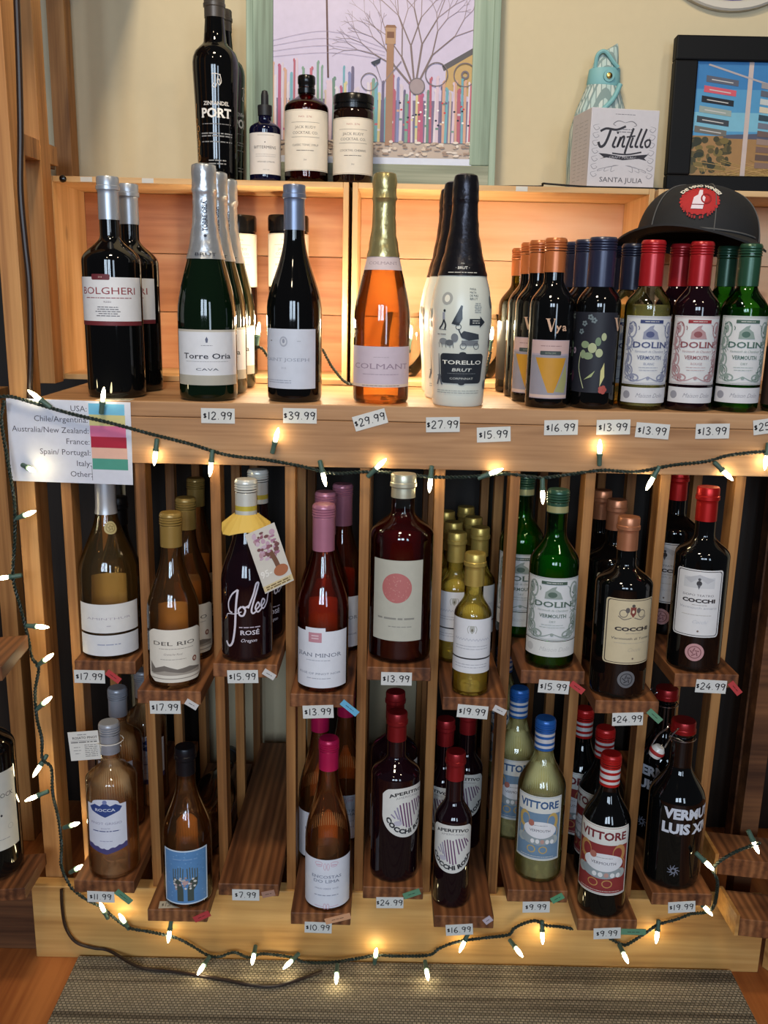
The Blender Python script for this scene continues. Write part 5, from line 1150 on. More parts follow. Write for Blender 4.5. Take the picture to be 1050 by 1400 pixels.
# ------------------------------------------------------------------ pictures and boxes on the crate top
def lean(px0, px1, pyb, y, tilt):
    a, b = atY(px0, pyb, y), atY(px1, pyb, y); return (a.x + b.x) / 2, b.x - a.x, Matrix.Translation(((a.x + b.x) / 2, y, ZT + .0006)) @ Matrix.Rotation(R_(-tilt), 4, 'X')
_, fw, FM = lean(337, 676, 256, 1.678, 4.5)
fw = abs(fw); fh = .372
W_FR = wood('frame_wood', (112, 116, 98), (142, 148, 128), (170, 172, 152), axis=0, fine=24, knots=False); W_FV = wood('frame_wood_upright', (104, 118, 102), (140, 160, 142), (166, 184, 166), axis=2, fine=24, knots=False)
fr = empty('framed_picture', FM, 'large ski-fence picture in a weathered green-grey wooden frame on the crate top', 'picture')
bw = .046
for (x, z, w, h, mt) in ((0, bw / 2, fw, bw, W_FR), (0, fh - bw / 2, fw, bw, W_FR), (-fw / 2 + bw / 2, fh / 2, bw, fh - 2 * bw, W_FV), (fw / 2 - bw / 2, fh / 2, bw, fh - 2 * bw, W_FV)):
    MB().box((x, .009, z), (w, .018, h)).build('frame_rail', mt, fr, bevel=.002)
for sx in (-1, 1): MB().box((sx * (fw / 2 - .006), .013, fh / 2), (.012, .030, fh - .001)).build('frame_edge', W_FV, fr, bevel=.0015)
cv = Canvas(); pw, ph = (fw - 2 * bw + .008) * 1000, (fh - 2 * bw + .008) * 1000; rr = random.Random(21)
X = lambda u: (u - .5) * pw
Y_ = lambda u: (.5 - u) * ph
cv.rect(0, 0, pw, ph, (206, 196, 222)); cv.rect(0, Y_(.90), pw, ph * .2, (190, 172, 158))
cv.poly([(X(.86), Y_(.44)), (X(1), Y_(.33)), (X(1), Y_(.6)), (X(.86), Y_(.55))], (196, 164, 110)); cv.poly([(X(.84), Y_(.42)), (X(1), Y_(.31)), (X(1), Y_(.345)), (X(.85), Y_(.45))], (96, 92, 96))
def tree(x, y, ang, ln, w, dpt):
    x2, y2 = x + ln * math.sin(ang), y + ln * math.cos(ang); x2, y2 = max(-pw / 2 + 2, min(pw / 2 - 2, x2)), min(ph / 2 - 2, y2)
    if abs(x2 - x) + abs(y2 - y) < 2: return
    cv.stroke([(x, y), (x2, y2)], w, (150, 132, 136) if dpt < 4 else (128, 112, 112), False)
    if dpt:
        for s in (-1, 1): tree(x2, y2, ang + s * rr.uniform(.18, .5), ln * rr.uniform(.62, .82), max(.45, w * .64), dpt - 1)
for a, l in ((-.42, .20), (-.12, .25), (.14, .26), (.46, .22), (-.75, .18)): tree(X(.71), Y_(.56), a, ph * l, 3.4, 5)
for u in (.27,): cv.stroke([(X(u), Y_(.02)), (X(u + .012), Y_(.5))], 3.2, (92, 62, 66), False)
for k in range(4): cv.stroke([(X(0), Y_(.30 + .03 * k)), (X(.28), Y_(.24 + .04 * k)), (X(.56), Y_(.33 + .02 * k))], .5, (160, 150, 176))
sk = [(62, 120, 84), (214, 190, 150), (70, 168, 178), (196, 62, 74), (228, 216, 222), (226, 214, 120), (176, 52, 64), (232, 206, 214), (96, 112, 168), (60, 56, 92), (222, 160, 110), (88, 150, 110), (176, 40, 80), (240, 232, 232)]; sk = [tuple(int(v * .62 + q * .38) for v, q in zip(c, (188, 172, 196))) for c in sk]
cv.rect(0, Y_(.74), pw, ph * .24, (122, 110, 140))
for k in range(66):
    u = .01 + .98 * k / 65 + rr.uniform(-.004, .004); hgt = rr.uniform(.38, .58) if u < .58 else rr.uniform(.48, .60); c = sk[rr.randrange(len(sk))]; w = rr.uniform(3.2, 5.6)
    if .42 < u < .60: hgt = rr.uniform(.50, .62)
    cv.stroke([(X(u), Y_(.86)), (X(u + rr.uniform(-.006, .006)), Y_(hgt))], w, c, False); cv.ell(X(u), Y_(hgt), w / 2, 3, c, 4)
    if rr.random() < .6: cv.rect(X(u), Y_(rr.uniform(.6, .8)), w, 3.5, sk[rr.randrange(len(sk))])
for k in range(30): cv.ell(X(rr.uniform(.62, 1)), Y_(rr.uniform(.63, .76)), 2, 1.6, rr.choice(((240, 236, 236), (40, 40, 60), (200, 60, 70))), 4)
cv.rect(X(.585), Y_(.56), pw * .035, ph * .64, (162, 124, 98)); cv.rect(X(.585), Y_(.26), pw * .05, ph * .09, (178, 142, 112)); cv.rect(X(.585), Y_(.255), pw * .035, ph * .035, (120, 80, 60)); cv.poly([(X(.555), Y_(.215)), (X(.615), Y_(.215)), (X(.605), Y_(.20)), (X(.565), Y_(.20))], (140, 100, 76))
for u, v_, r_, t in ((.485, .52, 15, 1.6), (.72, .54, 14, 2), (.815, .47, 20, 1.8), (.955, .47, 20, 1.8), (.955, .47, 7, 3)): cv.ring(X(u), Y_(v_), r_, r_, t, (120, 110, 116), 28)
cv.ell(X(.72), Y_(.54), 12, 12, (164, 148, 152), 8); cv.poly([(X(.49), Y_(.41)), (X(.54), Y_(.385)), (X(.535), Y_(.41)), (X(.51), Y_(.43))], (44, 52, 70)); cv.stroke([(X(.515), Y_(.42)), (X(.55), Y_(.53)), (X(.64), Y_(.40))], 1.5, (130, 120, 130), False)
for k in range(150): cv.ell(X(rr.uniform(0, 1)), Y_(rr.uniform(.85, .94)), rr.uniform(2, 6), rr.uniform(1.2, 2.6), rr.choice(((214, 196, 178), (186, 164, 148), (160, 136, 120), (226, 214, 204))), 4)
cv.rect(0, Y_(.975), pw, ph * .05, (214, 220, 238))
cv.flat('picture', printed('photo_print', .35, spec=.3), fr, .002, Matrix.Translation((0, .0035, fh / 2)))

_, gw, GM = lean(910, 1150, 266, 1.690, 3)
gw = abs(gw); gh = .268
fb = empty('framed_picture', GM, 'black framed picture of a roadside post of signs, partly behind the baseball cap', 'picture')
BF = pbr('black_frame', (7, 7, 10), .55, spec=.2)
for (x, z, w, h) in ((0, .02, gw, .04), (0, gh - .02, gw, .04), (-gw / 2 + .02, gh / 2, .04, gh - .08), (gw / 2 - .02, gh / 2, .04, gh - .08)): MB().box((x, .011, z), (w, .022, h)).build('frame_rail', BF, fb, bevel=.0025)
cv = Canvas(); pw, ph = (gw - .074) * 1000, (gh - .074) * 1000
cv.rect(0, 0, pw, ph, (84, 150, 196)); cv.rect(0, Y_(.12), pw, ph * .25, (62, 126, 184)); cv.rect(0, Y_(.52), pw, ph * .16, (122, 182, 208)); cv.rect(0, Y_(.82), pw, ph * .36, (158, 122, 80)); cv.poly([(X(.25), Y_(.63)), (X(.6), Y_(.61)), (X(1), Y_(.64)), (X(1), Y_(.67)), (X(.25), Y_(.66))], (86, 90, 110))
for k in range(60): cv.ell(X(rr.uniform(0, .30)), Y_(rr.uniform(.66, .95)), rr.uniform(3, 9), rr.uniform(3, 7), rr.choice(((70, 66, 44), (52, 54, 40), (96, 84, 52), (120, 104, 60))), 5)
for k in range(50): cv.stroke([(X(rr.uniform(.05, 1)), Y_(1)), (X(rr.uniform(.05, 1)), Y_(rr.uniform(.84, .95)))], .8, rr.choice(((188, 150, 96), (140, 110, 60), (170, 140, 80))), False)
cv.rect(X(.415), 0, pw * .035, ph, (196, 180, 176)); cv.stroke([(X(.10), Y_(.04)), (X(.41), Y_(.15)), (X(.62), Y_(.22))], 3, (176, 168, 172), False)
for k, (c, u) in enumerate((((92, 96, 112), .0), ((206, 92, 108), .0), ((36, 40, 48), .0), ((150, 164, 160), .0), ((62, 68, 76), .0), ((110, 108, 104), .0))):
    cv.poly([(X(.09 - .012 * k), Y_(.13 + .085 * k)), (X(.33 - .012 * k), Y_(.17 + .085 * k)), (X(.33 - .012 * k), Y_(.22 + .085 * k)), (X(.09 - .012 * k), Y_(.185 + .085 * k))], c); cv.stroke([(X(.13 - .012 * k), Y_(.165 + .085 * k)), (X(.29 - .012 * k), Y_(.192 + .085 * k))], 1.6, (196, 196, 196), False)
for k, c in enumerate(((150, 146, 150), (96, 100, 112), (190, 196, 196), (206, 196, 176), (54, 72, 84), (112, 116, 132), (110, 92, 88), (150, 128, 118), (120, 96, 88), (98, 80, 74), (130, 106, 96))):
    cv.poly([(X(.50), Y_(.18 + .068 * k)), (X(.64), Y_(.21 + .066 * k)), (X(.64), Y_(.255 + .066 * k)), (X(.50), Y_(.23 + .068 * k))], c)
cv.flat('picture', printed('photo_print', .35, spec=.3), fb, .002, Matrix.Translation((0, .008, gh / 2)))

# carton of wine, turned a little so its side shows
p0, p1 = atY(801, 262, 1.585), atY(893, 262, 1.60)
bwid, bdep, bhei = (p1.x - p0.x) / math.cos(R_(9)), .085, atY(801, 147, 1.585).z - ZT
bx = empty('wine_carton', Matrix.Translation((p0.x, 1.582, ZT + .0006)) @ Matrix.Rotation(R_(9), 4, 'Z'), 'white wine carton with swash lettering and a dark ribbon, standing on the crate top', 'box')
MB().box((bwid / 2, bdep / 2, bhei / 2), (bwid, bdep, bhei)).build('carton', pbr('carton_white', (206, 202, 208), .55), bx, bevel=.0012)
cv = Canvas(); w_, h_ = bwid * 1000, bhei * 1000; gk = (120, 118, 126); dk = (52, 50, 58)
cv.rect(0, 0, w_ * .98, h_ * .98, (208, 204, 210)); cv.lines(0, h_ * .43, w_ * .3, 1, 2, .9, gk, 1, False)
for s in (-1, 1):
    cv.stroke([(0, h_ * .33), (s * w_ * .10, h_ * .35), (s * w_ * .17, h_ * .31), (s * w_ * .13, h_ * .29)], 1.4, gk, taper=True)
    for k in range(7): y0 = h_ * (.30 - .095 * k); cv.stroke([(s * w_ * .38, y0), (s * w_ * (.46), y0 - 3), (s * w_ * .42, y0 - 9), (s * w_ * .37, y0 - 6), (s * w_ * .40, y0 - 4)], 1.1, (150, 148, 156), taper=True)
    for k in range(3): cv.stroke([(s * w_ * .05, -h_ * .19), (s * w_ * (.14 + .09 * k), -h_ * (.20 + .02 * k)), (s * w_ * (.16 + .10 * k), -h_ * .27), (s * w_ * (.10 + .09 * k), -h_ * .25)], 1.1, (150, 148, 156), taper=True)
cv.lines(0, h_ * .25, w_ * .24, 2, 4, 1.3, gk, 2, False)
k = w_ / 100
for pts, wt in (([(-32, 14), (-24, 18), (-10, 17), (2, 22)], 3), ([(-18, 17), (-22, 4), (-26, -4), (-31, -6), (-34, 0)], 3.6), ([(-10, 8), (-14, -4), (-10, -6)], 3), ([(-4, 8), (-8, -6), (-3, 6), (1, 8), (-1, -4), (3, -4)], 2.8), ([(13, 20), (6, -2), (3, -14)], 3), ([(4, 8), (16, 10)], 2), ([(13, 8), (10, -4), (14, -4)], 2.8), ([(24, 20), (17, -2), (21, -4)], 3), ([(31, 20), (24, -2), (28, -4)], 3), ([(34, 6), (30, 2), (32, -4), (36, -2), (37, 4), (34, 6)], 2.6), ([(-14, -14), (6, -15), (26, -11)], 2)):
    cv.stroke([(x * k * 1.08 - 1, h_ * .085 + y * k) for x, y in pts], wt * k, dk)
cv.ell(-9 * k * 1.08, h_ * .085 + 13 * k, 1.5 * k, 1.5 * k, dk, 5)
cv.poly([(-w_ * .36, -h_ * .05), (-w_ * .28, -h_ * .10), (-w_ * .34, -h_ * .12), (-w_ * .24, -h_ * .10), (0, -h_ * .125), (w_ * .24, -h_ * .10), (w_ * .36, -h_ * .12), (w_ * .32, -h_ * .09), (w_ * .38, -h_ * .04), (w_ * .24, -h_ * .055), (0, -h_ * .08), (-w_ * .24, -h_ * .055)], dk); cv.text('CRAFT MALBEC', 0, -h_ * .092, 3.2, (190, 188, 196), w=w_ * .40, shear=.2)
cv.text('SANTA JULIA', 0, -h_ * .37, 7.6, (84, 82, 90), w=w_ * .64)
cv.flat('front_print', PAPER, bx, 0, Matrix.Translation((bwid / 2, -.0003, bhei / 2)))
cv = Canvas(); cv.rect(0, 0, bdep * 980, bhei * 980, (204, 200, 206))
for s in (-1, 0, 1): cv.lines(s * 22, h_ * .36, 18, 16, 6, 1.2, (170, 168, 176), 5 + s)
cv.flat('side_print', PAPER, bx, 0, Matrix.Translation((-.0003, bdep / 2, bhei / 2)) @ Matrix.Rotation(R_(-90), 4, 'Z'))

# fabric bottle bag with a snap strap
gb0 = atY(818, 258, 1.695); gtop = atY(818, 58, 1.695).z - ZT
bag = empty('bottle_bag', Matrix.Translation((gb0.x, 1.716, ZT + .0006)) @ Matrix.Rotation(R_(4), 4, 'Z'), 'pale teal bottle gift bag with a snapped strap, behind the white carton', 'bag')
m, nt, b = newmat('bag_fabric'); N, L = nt.nodes.new, nt.links.new
tc = N('ShaderNodeTexCoord'); mp = N('ShaderNodeMapping'); mp.inputs['Scale'].default_value = (60, 60, 110); bk = N('ShaderNodeTexBrick'); bk.inputs['Scale'].default_value = 1.0
bk.inputs['Color1'].default_value = (*lin((206, 212, 204)), 1); bk.inputs['Color2'].default_value = (*lin((178, 200, 196)), 1); bk.inputs['Mortar'].default_value = (*lin((132, 152, 150)), 1); bk.inputs['Mortar Size'].default_value = .05
L(tc.outputs['Object'], mp.inputs['Vector']); L(mp.outputs[0], bk.inputs['Vector']); L(bk.outputs['Color'], b.inputs['Base Color']); b.inputs['Roughness'].default_value = .85
TEAL = pbr('bag_teal', (124, 178, 182), .55)
def loft(rows, n=32):
    v, f = [], []
    for (x, a, bb, z, tilt_) in rows:
        for j in range(n): q = 2 * PI * j / n; v.append(Vector((x + a * math.cos(q), bb * math.sin(q), z + tilt_ * math.cos(q))))
    for i in range(len(rows) - 1):
        for j in range(n): f.append((i * n + j, i * n + (j + 1) % n, (i + 1) * n + (j + 1) % n, (i + 1) * n + j))
    f.append(tuple(range(n - 1, -1, -1))); f.append(tuple((len(rows) - 1) * n + j for j in range(n))); return v, f
G_ = gtop
rows = [(0, .050, .024, .0, 0), (0, .054, .024, .02 * G_, 0), (-.001, .056, .024, .25 * G_, 0), (-.001, .053, .024, .45 * G_, 0), (-.001, .044, .023, .58 * G_, 0), (-.001, .034, .021, .68 * G_, 0), (0, .027, .019, .76 * G_, 0), (0, .0245, .014, .82 * G_, 0), (.002, .022, .010, .90 * G_, .004), (.005, .017, .007, .965 * G_, .008), (.007, .013, .004, .985 * G_, .008)]
MB().add(*loft(rows)).build('fabric_body', m, bag, smooth=True, sharp=70)
MB().add(*loft([(0, .0285, .0195, .735 * G_, -.001), (0, .0295, .0205, .745 * G_, -.001), (.0005, .0275, .0175, .84 * G_, .001), (.0005, .0265, .0165, .85 * G_, .001)])).build('strap', TEAL, bag, smooth=True, sharp=50)
MB().lathe([(.010, 0), (.0095, .002), (0, .0026)], 20, Matrix.Translation((.003, -.0202, .79 * G_)) @ Matrix.Rotation(R_(90), 4, 'X')).build('strap_tab', TEAL, bag, smooth=True)
MB().lathe([(.0052, 0), (.0050, .0016), (.003, .0028), (0, .003)], 20, Matrix.Translation((.003, -.0224, .79 * G_)) @ Matrix.Rotation(R_(90), 4, 'X')).build('snap_button', pbr('snap_brass', (196, 166, 96), .3, 1.0), bag, smooth=True)
MB().tube(smoothpath([(.024, -.020, .74 * G_), (.012, -.024, .64 * G_), (-.012, -.025, .54 * G_), (-.030, -.023, .44 * G_), (-.042, -.019, .3 * G_), (-.049, -.014, .10 * G_)]), .0042, 10).build('teal_piping', TEAL, bag, smooth=True)
MB().tube(smoothpath([(-.018, -.006, .85 * G_), (-.016, -.009, .93 * G_), (-.004, -.012, .95 * G_), (.012, -.014, .88 * G_), (.020, -.014, .85 * G_)]), .0034, 8).build('carry_loop', TEAL, bag, smooth=True)

# round wall sign with white rim
sc0 = atY(1012, -128, YW - .004)
sg = empty('round_sign', Matrix.Translation((sc0.x, YW - .001, sc0.z)) @ Matrix.Rotation(R_(90), 4, 'X'), 'round purple sign with white rim high on the wall, only its lower edge in view', 'sign')
rs = (sc0 - atY(1012, 16, YW - .004)).length
MB().lathe([(rs - .016, .0), (rs, .0), (rs, .010), (rs - .003, .013), (rs - .013, .013), (rs - .016, .010), (rs - .016, 0)], 64).build('rim', pbr('rim_white', (206, 200, 188), .4), sg, smooth=True, sharp=40)
MB().lathe([(rs - .0165, 0), (rs - .0165, .007), (0, .007)], 64).build('disc', pbr('sign_purple', (70, 52, 120), .45), sg, smooth=True, sharp=40)

# ------------------------------------------------------------------ paper colour chart
sl, sr = atY(12, 600, YF), atY(180, 600, YF); cx_, w_ = (sl.x + sr.x) / 2, (sr.x - sl.x) * 1000; zt_, zb_ = atY(96, 547, YF).z, atY(96, 660, YF).z; h_ = (zt_ - zb_) * 1000
cv = Canvas(); cv.rect(0, 0, w_, h_, (212, 214, 226))
rows = (('USA:', (110, 182, 216)), ('Chile/Argentina:', (206, 196, 134)), ('Australia/New Zealand:', (216, 112, 150)), ('France:', (170, 24, 52)), ('Spain/ Portugal:', (228, 180, 160)), ('Italy:', (76, 152, 134)), ('Other:', None))
for i, (t, c) in enumerate(rows):
    y = h_ * (.405 - .132 * i); cv.text(t, w_ * (.145 + .004 * i), y, 8.2, (70, 68, 84), align=1, maxw=w_ * .62)
    if c: cv.rect(w_ * (.305 + .003 * i), y, w_ * .29, h_ * .134, c)
cv.stroke([(w_ * .168, -h_ * .28), (w_ * .170, -h_ * .46)], .6, (60, 60, 70), False)
tag(cv.flat('paper_sign', PAPER, None, .0004, Matrix.Translation((cx_, YF - .0009, (zt_ + zb_) / 2)) @ Matrix.Rotation(R_(.8), 4, 'Y') @ Matrix.Rotation(R_(.3), 4, 'X')), 'white paper chart listing countries beside coloured bars, hung at the counter end', 'sign')

# ------------------------------------------------------------------ price tags
def price(px, py, w, h, txt, rot, label, surf='beam', y=None, faded=False):
    yy = {'beam': YF - .0006, 'nose': YP - .0006}.get(surf, y); p = atY(px, py, yy) if surf != 'flat' else y; sc_ = depth(p) / F * 1000
    cv = Canvas(); cv.rect(0, 0, w * sc_, h * sc_, (214, 214, 210) if not faded else (196, 186, 166)); cv.hand(txt, 0, 0, h * sc_ * .50, (52, 50, 54) if not faded else (130, 120, 106), h * sc_ * .075)
    if surf != 'flat': m = Matrix.Translation((p.x, yy - .0004, p.z)) @ Matrix.Rotation(R_(rot), 4, 'Y')
    else: m = Matrix.Translation(p) @ Matrix.Rotation(R_(-90), 4, 'X') @ Matrix.Rotation(R_(rot), 4, 'Y')
    tag(cv.flat('price_tag', PAPER, None, .0004, m), label, 'price tag', 'handwritten price tags')
for px, py, txt, rot, lb in ((298, 568.5, '$12.99', 0, 'price tag $12.99 on the counter edge under the silver-hooded sparkling bottles'), (410, 568.5, '$39.99', 0, 'price tag $39.99 on the counter edge under the slate blue capsule'),
        (506, 574, '$29.99', -17, 'tilted price tag $29.99 on the counter edge under the orange sparkling bottle'), (605.5, 580.5, '$27.99', -2, 'price tag $27.99 on the counter edge under the white sleeved bottle'),
        (675, 594, '$15.99', -3.5, 'price tag $15.99 set lowest on the counter edge, left of the copper-capped bottles'), (767, 584.5, '$16.99', -2, 'price tag $16.99 on the counter edge under the copper-capped front bottle'),
        (838.5, 584, '$13.99', -2, 'price tag $13.99 on the counter edge under the leaf-label bottle'), (892, 589, '$13.99', 3, 'price tag $13.99 on the counter edge under the blue-inked label'),
        (974, 589.5, '$13.99', -2, 'price tag $13.99 on the counter edge between red-inked and green-inked bottles'), (1053, 582, '$25.99', -9, 'price tag on the counter edge cut off by the picture border')):
    price(px, py, 46, 20.5, txt, rot, lb.replace('left of', 'before'))
for px, py, txt, rot, lb in ((122.5, 925, '$17.99', 0, 'price tag $17.99 under the two-strip label bottle'), (226, 967, '$17.99', -1, 'price tag $17.99 under the cream landscape label bottle'),
        (332, 925, '$15.99', -2, 'price tag $15.99 under the white script bottle'), (435, 973, '$13.99', -3, 'price tag $13.99 under the pink-capped large white label'), (542, 928, '$13.99', 0, 'price tag $13.99 under the magnum'),
        (646, 973, '$19.99', 4, 'price tag $19.99 under the golden half bottles'), (757, 939, '$15.99', 3, 'price tag $15.99 under the tall green vermouth bottle'), (858, 983, '$24.99', -3, 'price tag $24.99 under the tan crested label'),
        (972, 938.5, '$24.99', 2, 'price tag $24.99 under the white crested label'), (138, 1226, '$11.99', 1, 'price tag $11.99 under the blush bottle'), (336, 1223.5, '$7.99', 0, 'price tag $7.99 on the empty shelf board'),
        (435, 1268, '$10.99', 1, 'price tag $10.99 under the pink bow label bottle'), (533, 1234, '$24.99', -1, 'price tag $24.99 under the large striped-rooster bottle'), (628, 1271, '$16.99', -5, 'price tag $16.99 under the small striped-rooster bottle'),
        (733, 1240, '$9.99', -2, 'price tag $9.99 under the blue scroll label bottle'), (830, 1276, '$9.99', -4, 'price tag $9.99 under the red scroll label bottle'), (932, 1240, '$19.99', -5, 'price tag $19.99 under the black swing-top bottle')):
    price(px, py, 42 if py < 1000 else 37, 19 if py < 1000 else 17, txt, rot, lb, 'nose' if px != 122.5 else 'x', YP + .0594)
price(0, 0, 46, 20, '$34.99', 4, 'price tag lying flat on the counter in front of the red-lettered label', 'flat', Vector((atY(156, 544, YF + .004).x, YF + .011, ZC + .0003)), True)
pf = SUP['b', 2] + DVEC * .013 + NVEC * .0004; price(0, 0, 36, 15, '$12.99', -6, 'faded price tag lying on the board before the cupped-hands label', 'flat', Vector((pf.x - .010, pf.y, pf.z)), True)

# coloured region stickers folded over the board noses
def sticker(px, py, ln, rot, c, what, sup):
    O = SUP[sup]; yy = O.y - .0008; p = atY(px, py, yy); sc_ = depth(p) / F
    cv = Canvas(); cv.rect(0, 0, ln * sc_ * 1000, 9 * sc_ * 1000, c); cv.lines(0, 0, ln * sc_ * 700, 1, 2, 1.2, tuple(int(v * .6) for v in c), 3)
    tag(cv.flat('region_sticker', PAPER, None, .0012, Matrix.Translation((p.x, yy - .0006, p.z)) @ Matrix.Rotation(R_(rot), 4, 'Y'), back=c), what, 'sticker', 'coloured country stickers')
RED, GRN, BLU, WHT, ORG = (186, 62, 64), (96, 142, 112), (104, 178, 214), (206, 202, 200), (216, 160, 120)
for a in ((155, 925, 22, 38, RED, 'red sticker beside the $17.99 tag on the outermost upper board', ('a', 1)), (262, 963, 18, 32, WHT, 'white sticker on the board of the cream landscape label', ('a', 2)), (368, 922, 18, 32, WHT, 'white sticker on the board of the white script bottle', ('a', 3)),
          (478, 968, 28, 40, BLU, 'sky blue sticker jutting from the board of the pink-capped bottle', ('a', 4)), (683, 971, 18, 26, WHT, 'white sticker on the board of the golden half bottles', ('a', 6)), (789, 940, 22, 36, RED, 'red sticker on the board of the tall green vermouth bottle', ('a', 7)),
          (895, 979, 24, 42, GRN, 'green sticker on the board of the tan crested label', ('a', 8)), (1005, 941, 22, 48, RED, 'red sticker on the board of the white crested label', ('a', 9)), (169, 1226, 26, 42, GRN, 'green sticker on the board of the blush bottle', ('b', 1)),
          (276, 1253, 24, -28, RED, 'red sticker on the board of the cupped-hands label', ('b', 2)), (367, 1222, 18, -14, (168, 128, 110), 'pinkish sticker on the empty shelf board', ('b', 3)), (462, 1256, 36, -17, ORG, 'orange sticker on the board of the pink bow label', ('b', 4)),
          (563, 1222, 24, -22, GRN, 'green sticker on the board of the large striped-rooster bottle', ('b', 5)), (667, 1258, 12, -40, (190, 176, 186), 'lilac sticker on the board of the small striped-rooster bottle', ('b', 6)), (762, 1228, 18, -32, (88, 150, 112), 'green sticker on the board of the blue scroll label', ('b', 7)),
          (866, 1274, 34, 0, GRN, 'long green sticker beside the $9.99 tag of the red scroll label', ('b', 8))): sticker(*a)

# scraps of white tape along the crate tops, a knob and loose cable
for px, y0, lb in ((118, YC - .0006, 'bit of white tape on the crate edge above the silver capsules'), (202, YC - .0006, 'bit of white tape on the crate edge beside the silver hoods'), (714, YC - .0006, 'bit of white tape on the crate edge above the copper caps')):
    p = atY(px, 245, y0); sc_ = 16 / F * depth(p); tag(MB().box((p.x, y0 - .0004, ZT - .004), (sc_, .0006, .0075)).build('tape_scrap', pbr('tape_white', (206, 202, 194), .6)), lb, 'tape', 'white tape scraps')
p = atY(87, 241, YC - .006); kb_ = MB().lathe([(.002, -.006), (.002, 0), (.0052, .001), (.0058, .005), (.004, .0085), (0, .0095)], 20, Matrix.Translation((p.x, YC - .0005, ZT - .005)) @ Matrix.Rotation(R_(90), 4, 'X') @ Matrix.Translation((0, 0, .006))).build('push_pin', pbr('pin_black', (16, 15, 16), .2), smooth=True)
tag(kb_, 'round black pin stuck in the crate edge near the rack post', 'pin')
CAB = pbr('cable_black', (20, 18, 18), .45); CABB = pbr('cable_brown', (44, 28, 20), .4)
def onT(px, y, dz=.0022): p = atY(px, 268, y); return (p.x, y, ZT + dz)
tag(MB().tube(smoothpath([onT(640, 1.610), onT(700, 1.578), onT(738, 1.570), onT(741, 1.566, .006), onT(752, 1.562, .005), onT(800, 1.562), onT(850, 1.564), onT(905, 1.570), onT(940, 1.60)]), .0016, 8).build('cable', CAB, smooth=True), 'thin black cable trailing along the crate top in front of the white carton', 'cable')
hp = [(22, -20), (26, 90), (28, 180), (28, 260), (34, 330), (40, 390), (42, 470), (40, 560), (38, 640)]
tag(MB().tube(smoothpath([atY(a, b_, 1.299) for a, b_ in hp]), .0042, 10).build('power_cable', CABB, smooth=True), 'dark power cable hanging down between the corner rack posts', 'cable')
lp = [(84, 1216, 1.2735), (85, 1240, 1.2735), (90, 1268, 1.2735), (104, 1288, 1.2735), (128, 1296, 1.2735), (150, 1300, 1.2735)]
lp = [atY(*q) for q in lp] + [atZ(190, 1322, .014), atZ(235, 1328, .0125), atZ(300, 1338, .0125), atZ(340, 1346, .0125), atZ(375, 1348, .0125), atZ(412, 1338, .0125), atZ(440, 1328, .0125)]
tag(MB().tube(smoothpath(lp), .0026, 10).build('cord', CABB, smooth=True), 'brown cord curling down the base board and onto the rug', 'cord')

# stemless glasses standing in the middle crate
for px, lb in ((571, 'clear stemless wine glass in the crate, beside the orange sparkling bottle'), (676, 'clear stemless wine glass in the crate, beside the white sleeved bottle')):
    c = atY(px - 16, 440, 1.655); g = tag(MB().lathe([(0, .001), (.020, 0), (.022, .002), (.034, .018), (.043, .040), (.045, .058), (.042, .085), (.036, .112), (.0355, .112), (.041, .085), (.0438, .058), (.042, .041), (.033, .020), (.018, .006), (0, .005)], 40, Matrix.Translation((c.x, 1.655, ZC + .0102))).build('wine_glass', GLASSES['clear'], smooth=True), lb, 'glass', 'stemless wine glasses')

# ------------------------------------------------------------------ string lights
WIRE = pbr('wire_green', (26, 40, 34), .5); SOCK = pbr('socket_green', (70, 96, 84), .45)
BULB = pbr('bulb_warm', (255, 224, 150), .2, emit=(1.0, .83, .47), es=30)
def twisted(mb, pts, r=.0015, pitch=.011):
    pts = smoothpath(pts, 8); ln = 0; a, b_ = [], []
    dense = [pts[0]]
    for p, q in zip(pts, pts[1:]):
        k = max(1, int((q - p).length / .0022)); dense += [p.lerp(q, (i + 1) / k) for i in range(k)]
    for i, p in enumerate(dense):
        if i: ln += (p - dense[i - 1]).length
        t = (dense[min(i + 1, len(dense) - 1)] - dense[max(i - 1, 0)]).normalized(); n_ = t.cross(Vector((0, .8, .6))); n_ = n_.normalized() if n_.length > .01 else t.orthogonal().normalized(); bb = t.cross(n_); w = 2 * PI * ln / pitch
        o_ = (n_ * math.cos(w) + bb * math.sin(w)) * r * 1.05; a.append(p + o_); b_.append(p - o_)
    mb.tube(a, r, 6); mb.tube(b_, r, 6)
def light_string(label, wires, bulbs):
    """wires: lists of points; bulbs: (glowing point, direction the tip points to)"""
    c = sum((Vector(p) for p in wires[0]), Vector()) / len(wires[0]); root = empty('string_lights', Vector((0, 0, 0)), label, 'string lights', 'strings of fairy lights')
    for w in wires: mb = MB(); twisted(mb, w); mb.build('wire', WIRE, root, smooth=True)
    for p, d in bulbs:
        d = Vector(d).normalized(); m_ = Matrix.Translation(p) @ d.to_track_quat('Z', 'Y').to_matrix().to_4x4()
        s_ = MB().lathe([(.0018, -.027), (.0034, -.026), (.0036, -.012), (.0044, -.0115), (.0044, -.0085), (.003, -.008), (0, -.008)], 14, m_).build('socket', SOCK, root, smooth=True, sharp=45)
        MB().lathe([(.0025, -.0084), (.0031, -.004), (.0033, .0), (.0026, .006), (.0012, .011), (0, .0125)], 12, m_).build('bulb', BULB, s_, smooth=True)
YB = YF - .009
P = lambda x, y, yy=YB: atY(x, y, yy)
def dirpx(x, y, yy, dx, dy, toward=0.0): a, b_ = atY(x, y, yy), atY(x + dx, y + dy, yy); return (b_ - a).normalized() + Vector((0, -toward, 0))
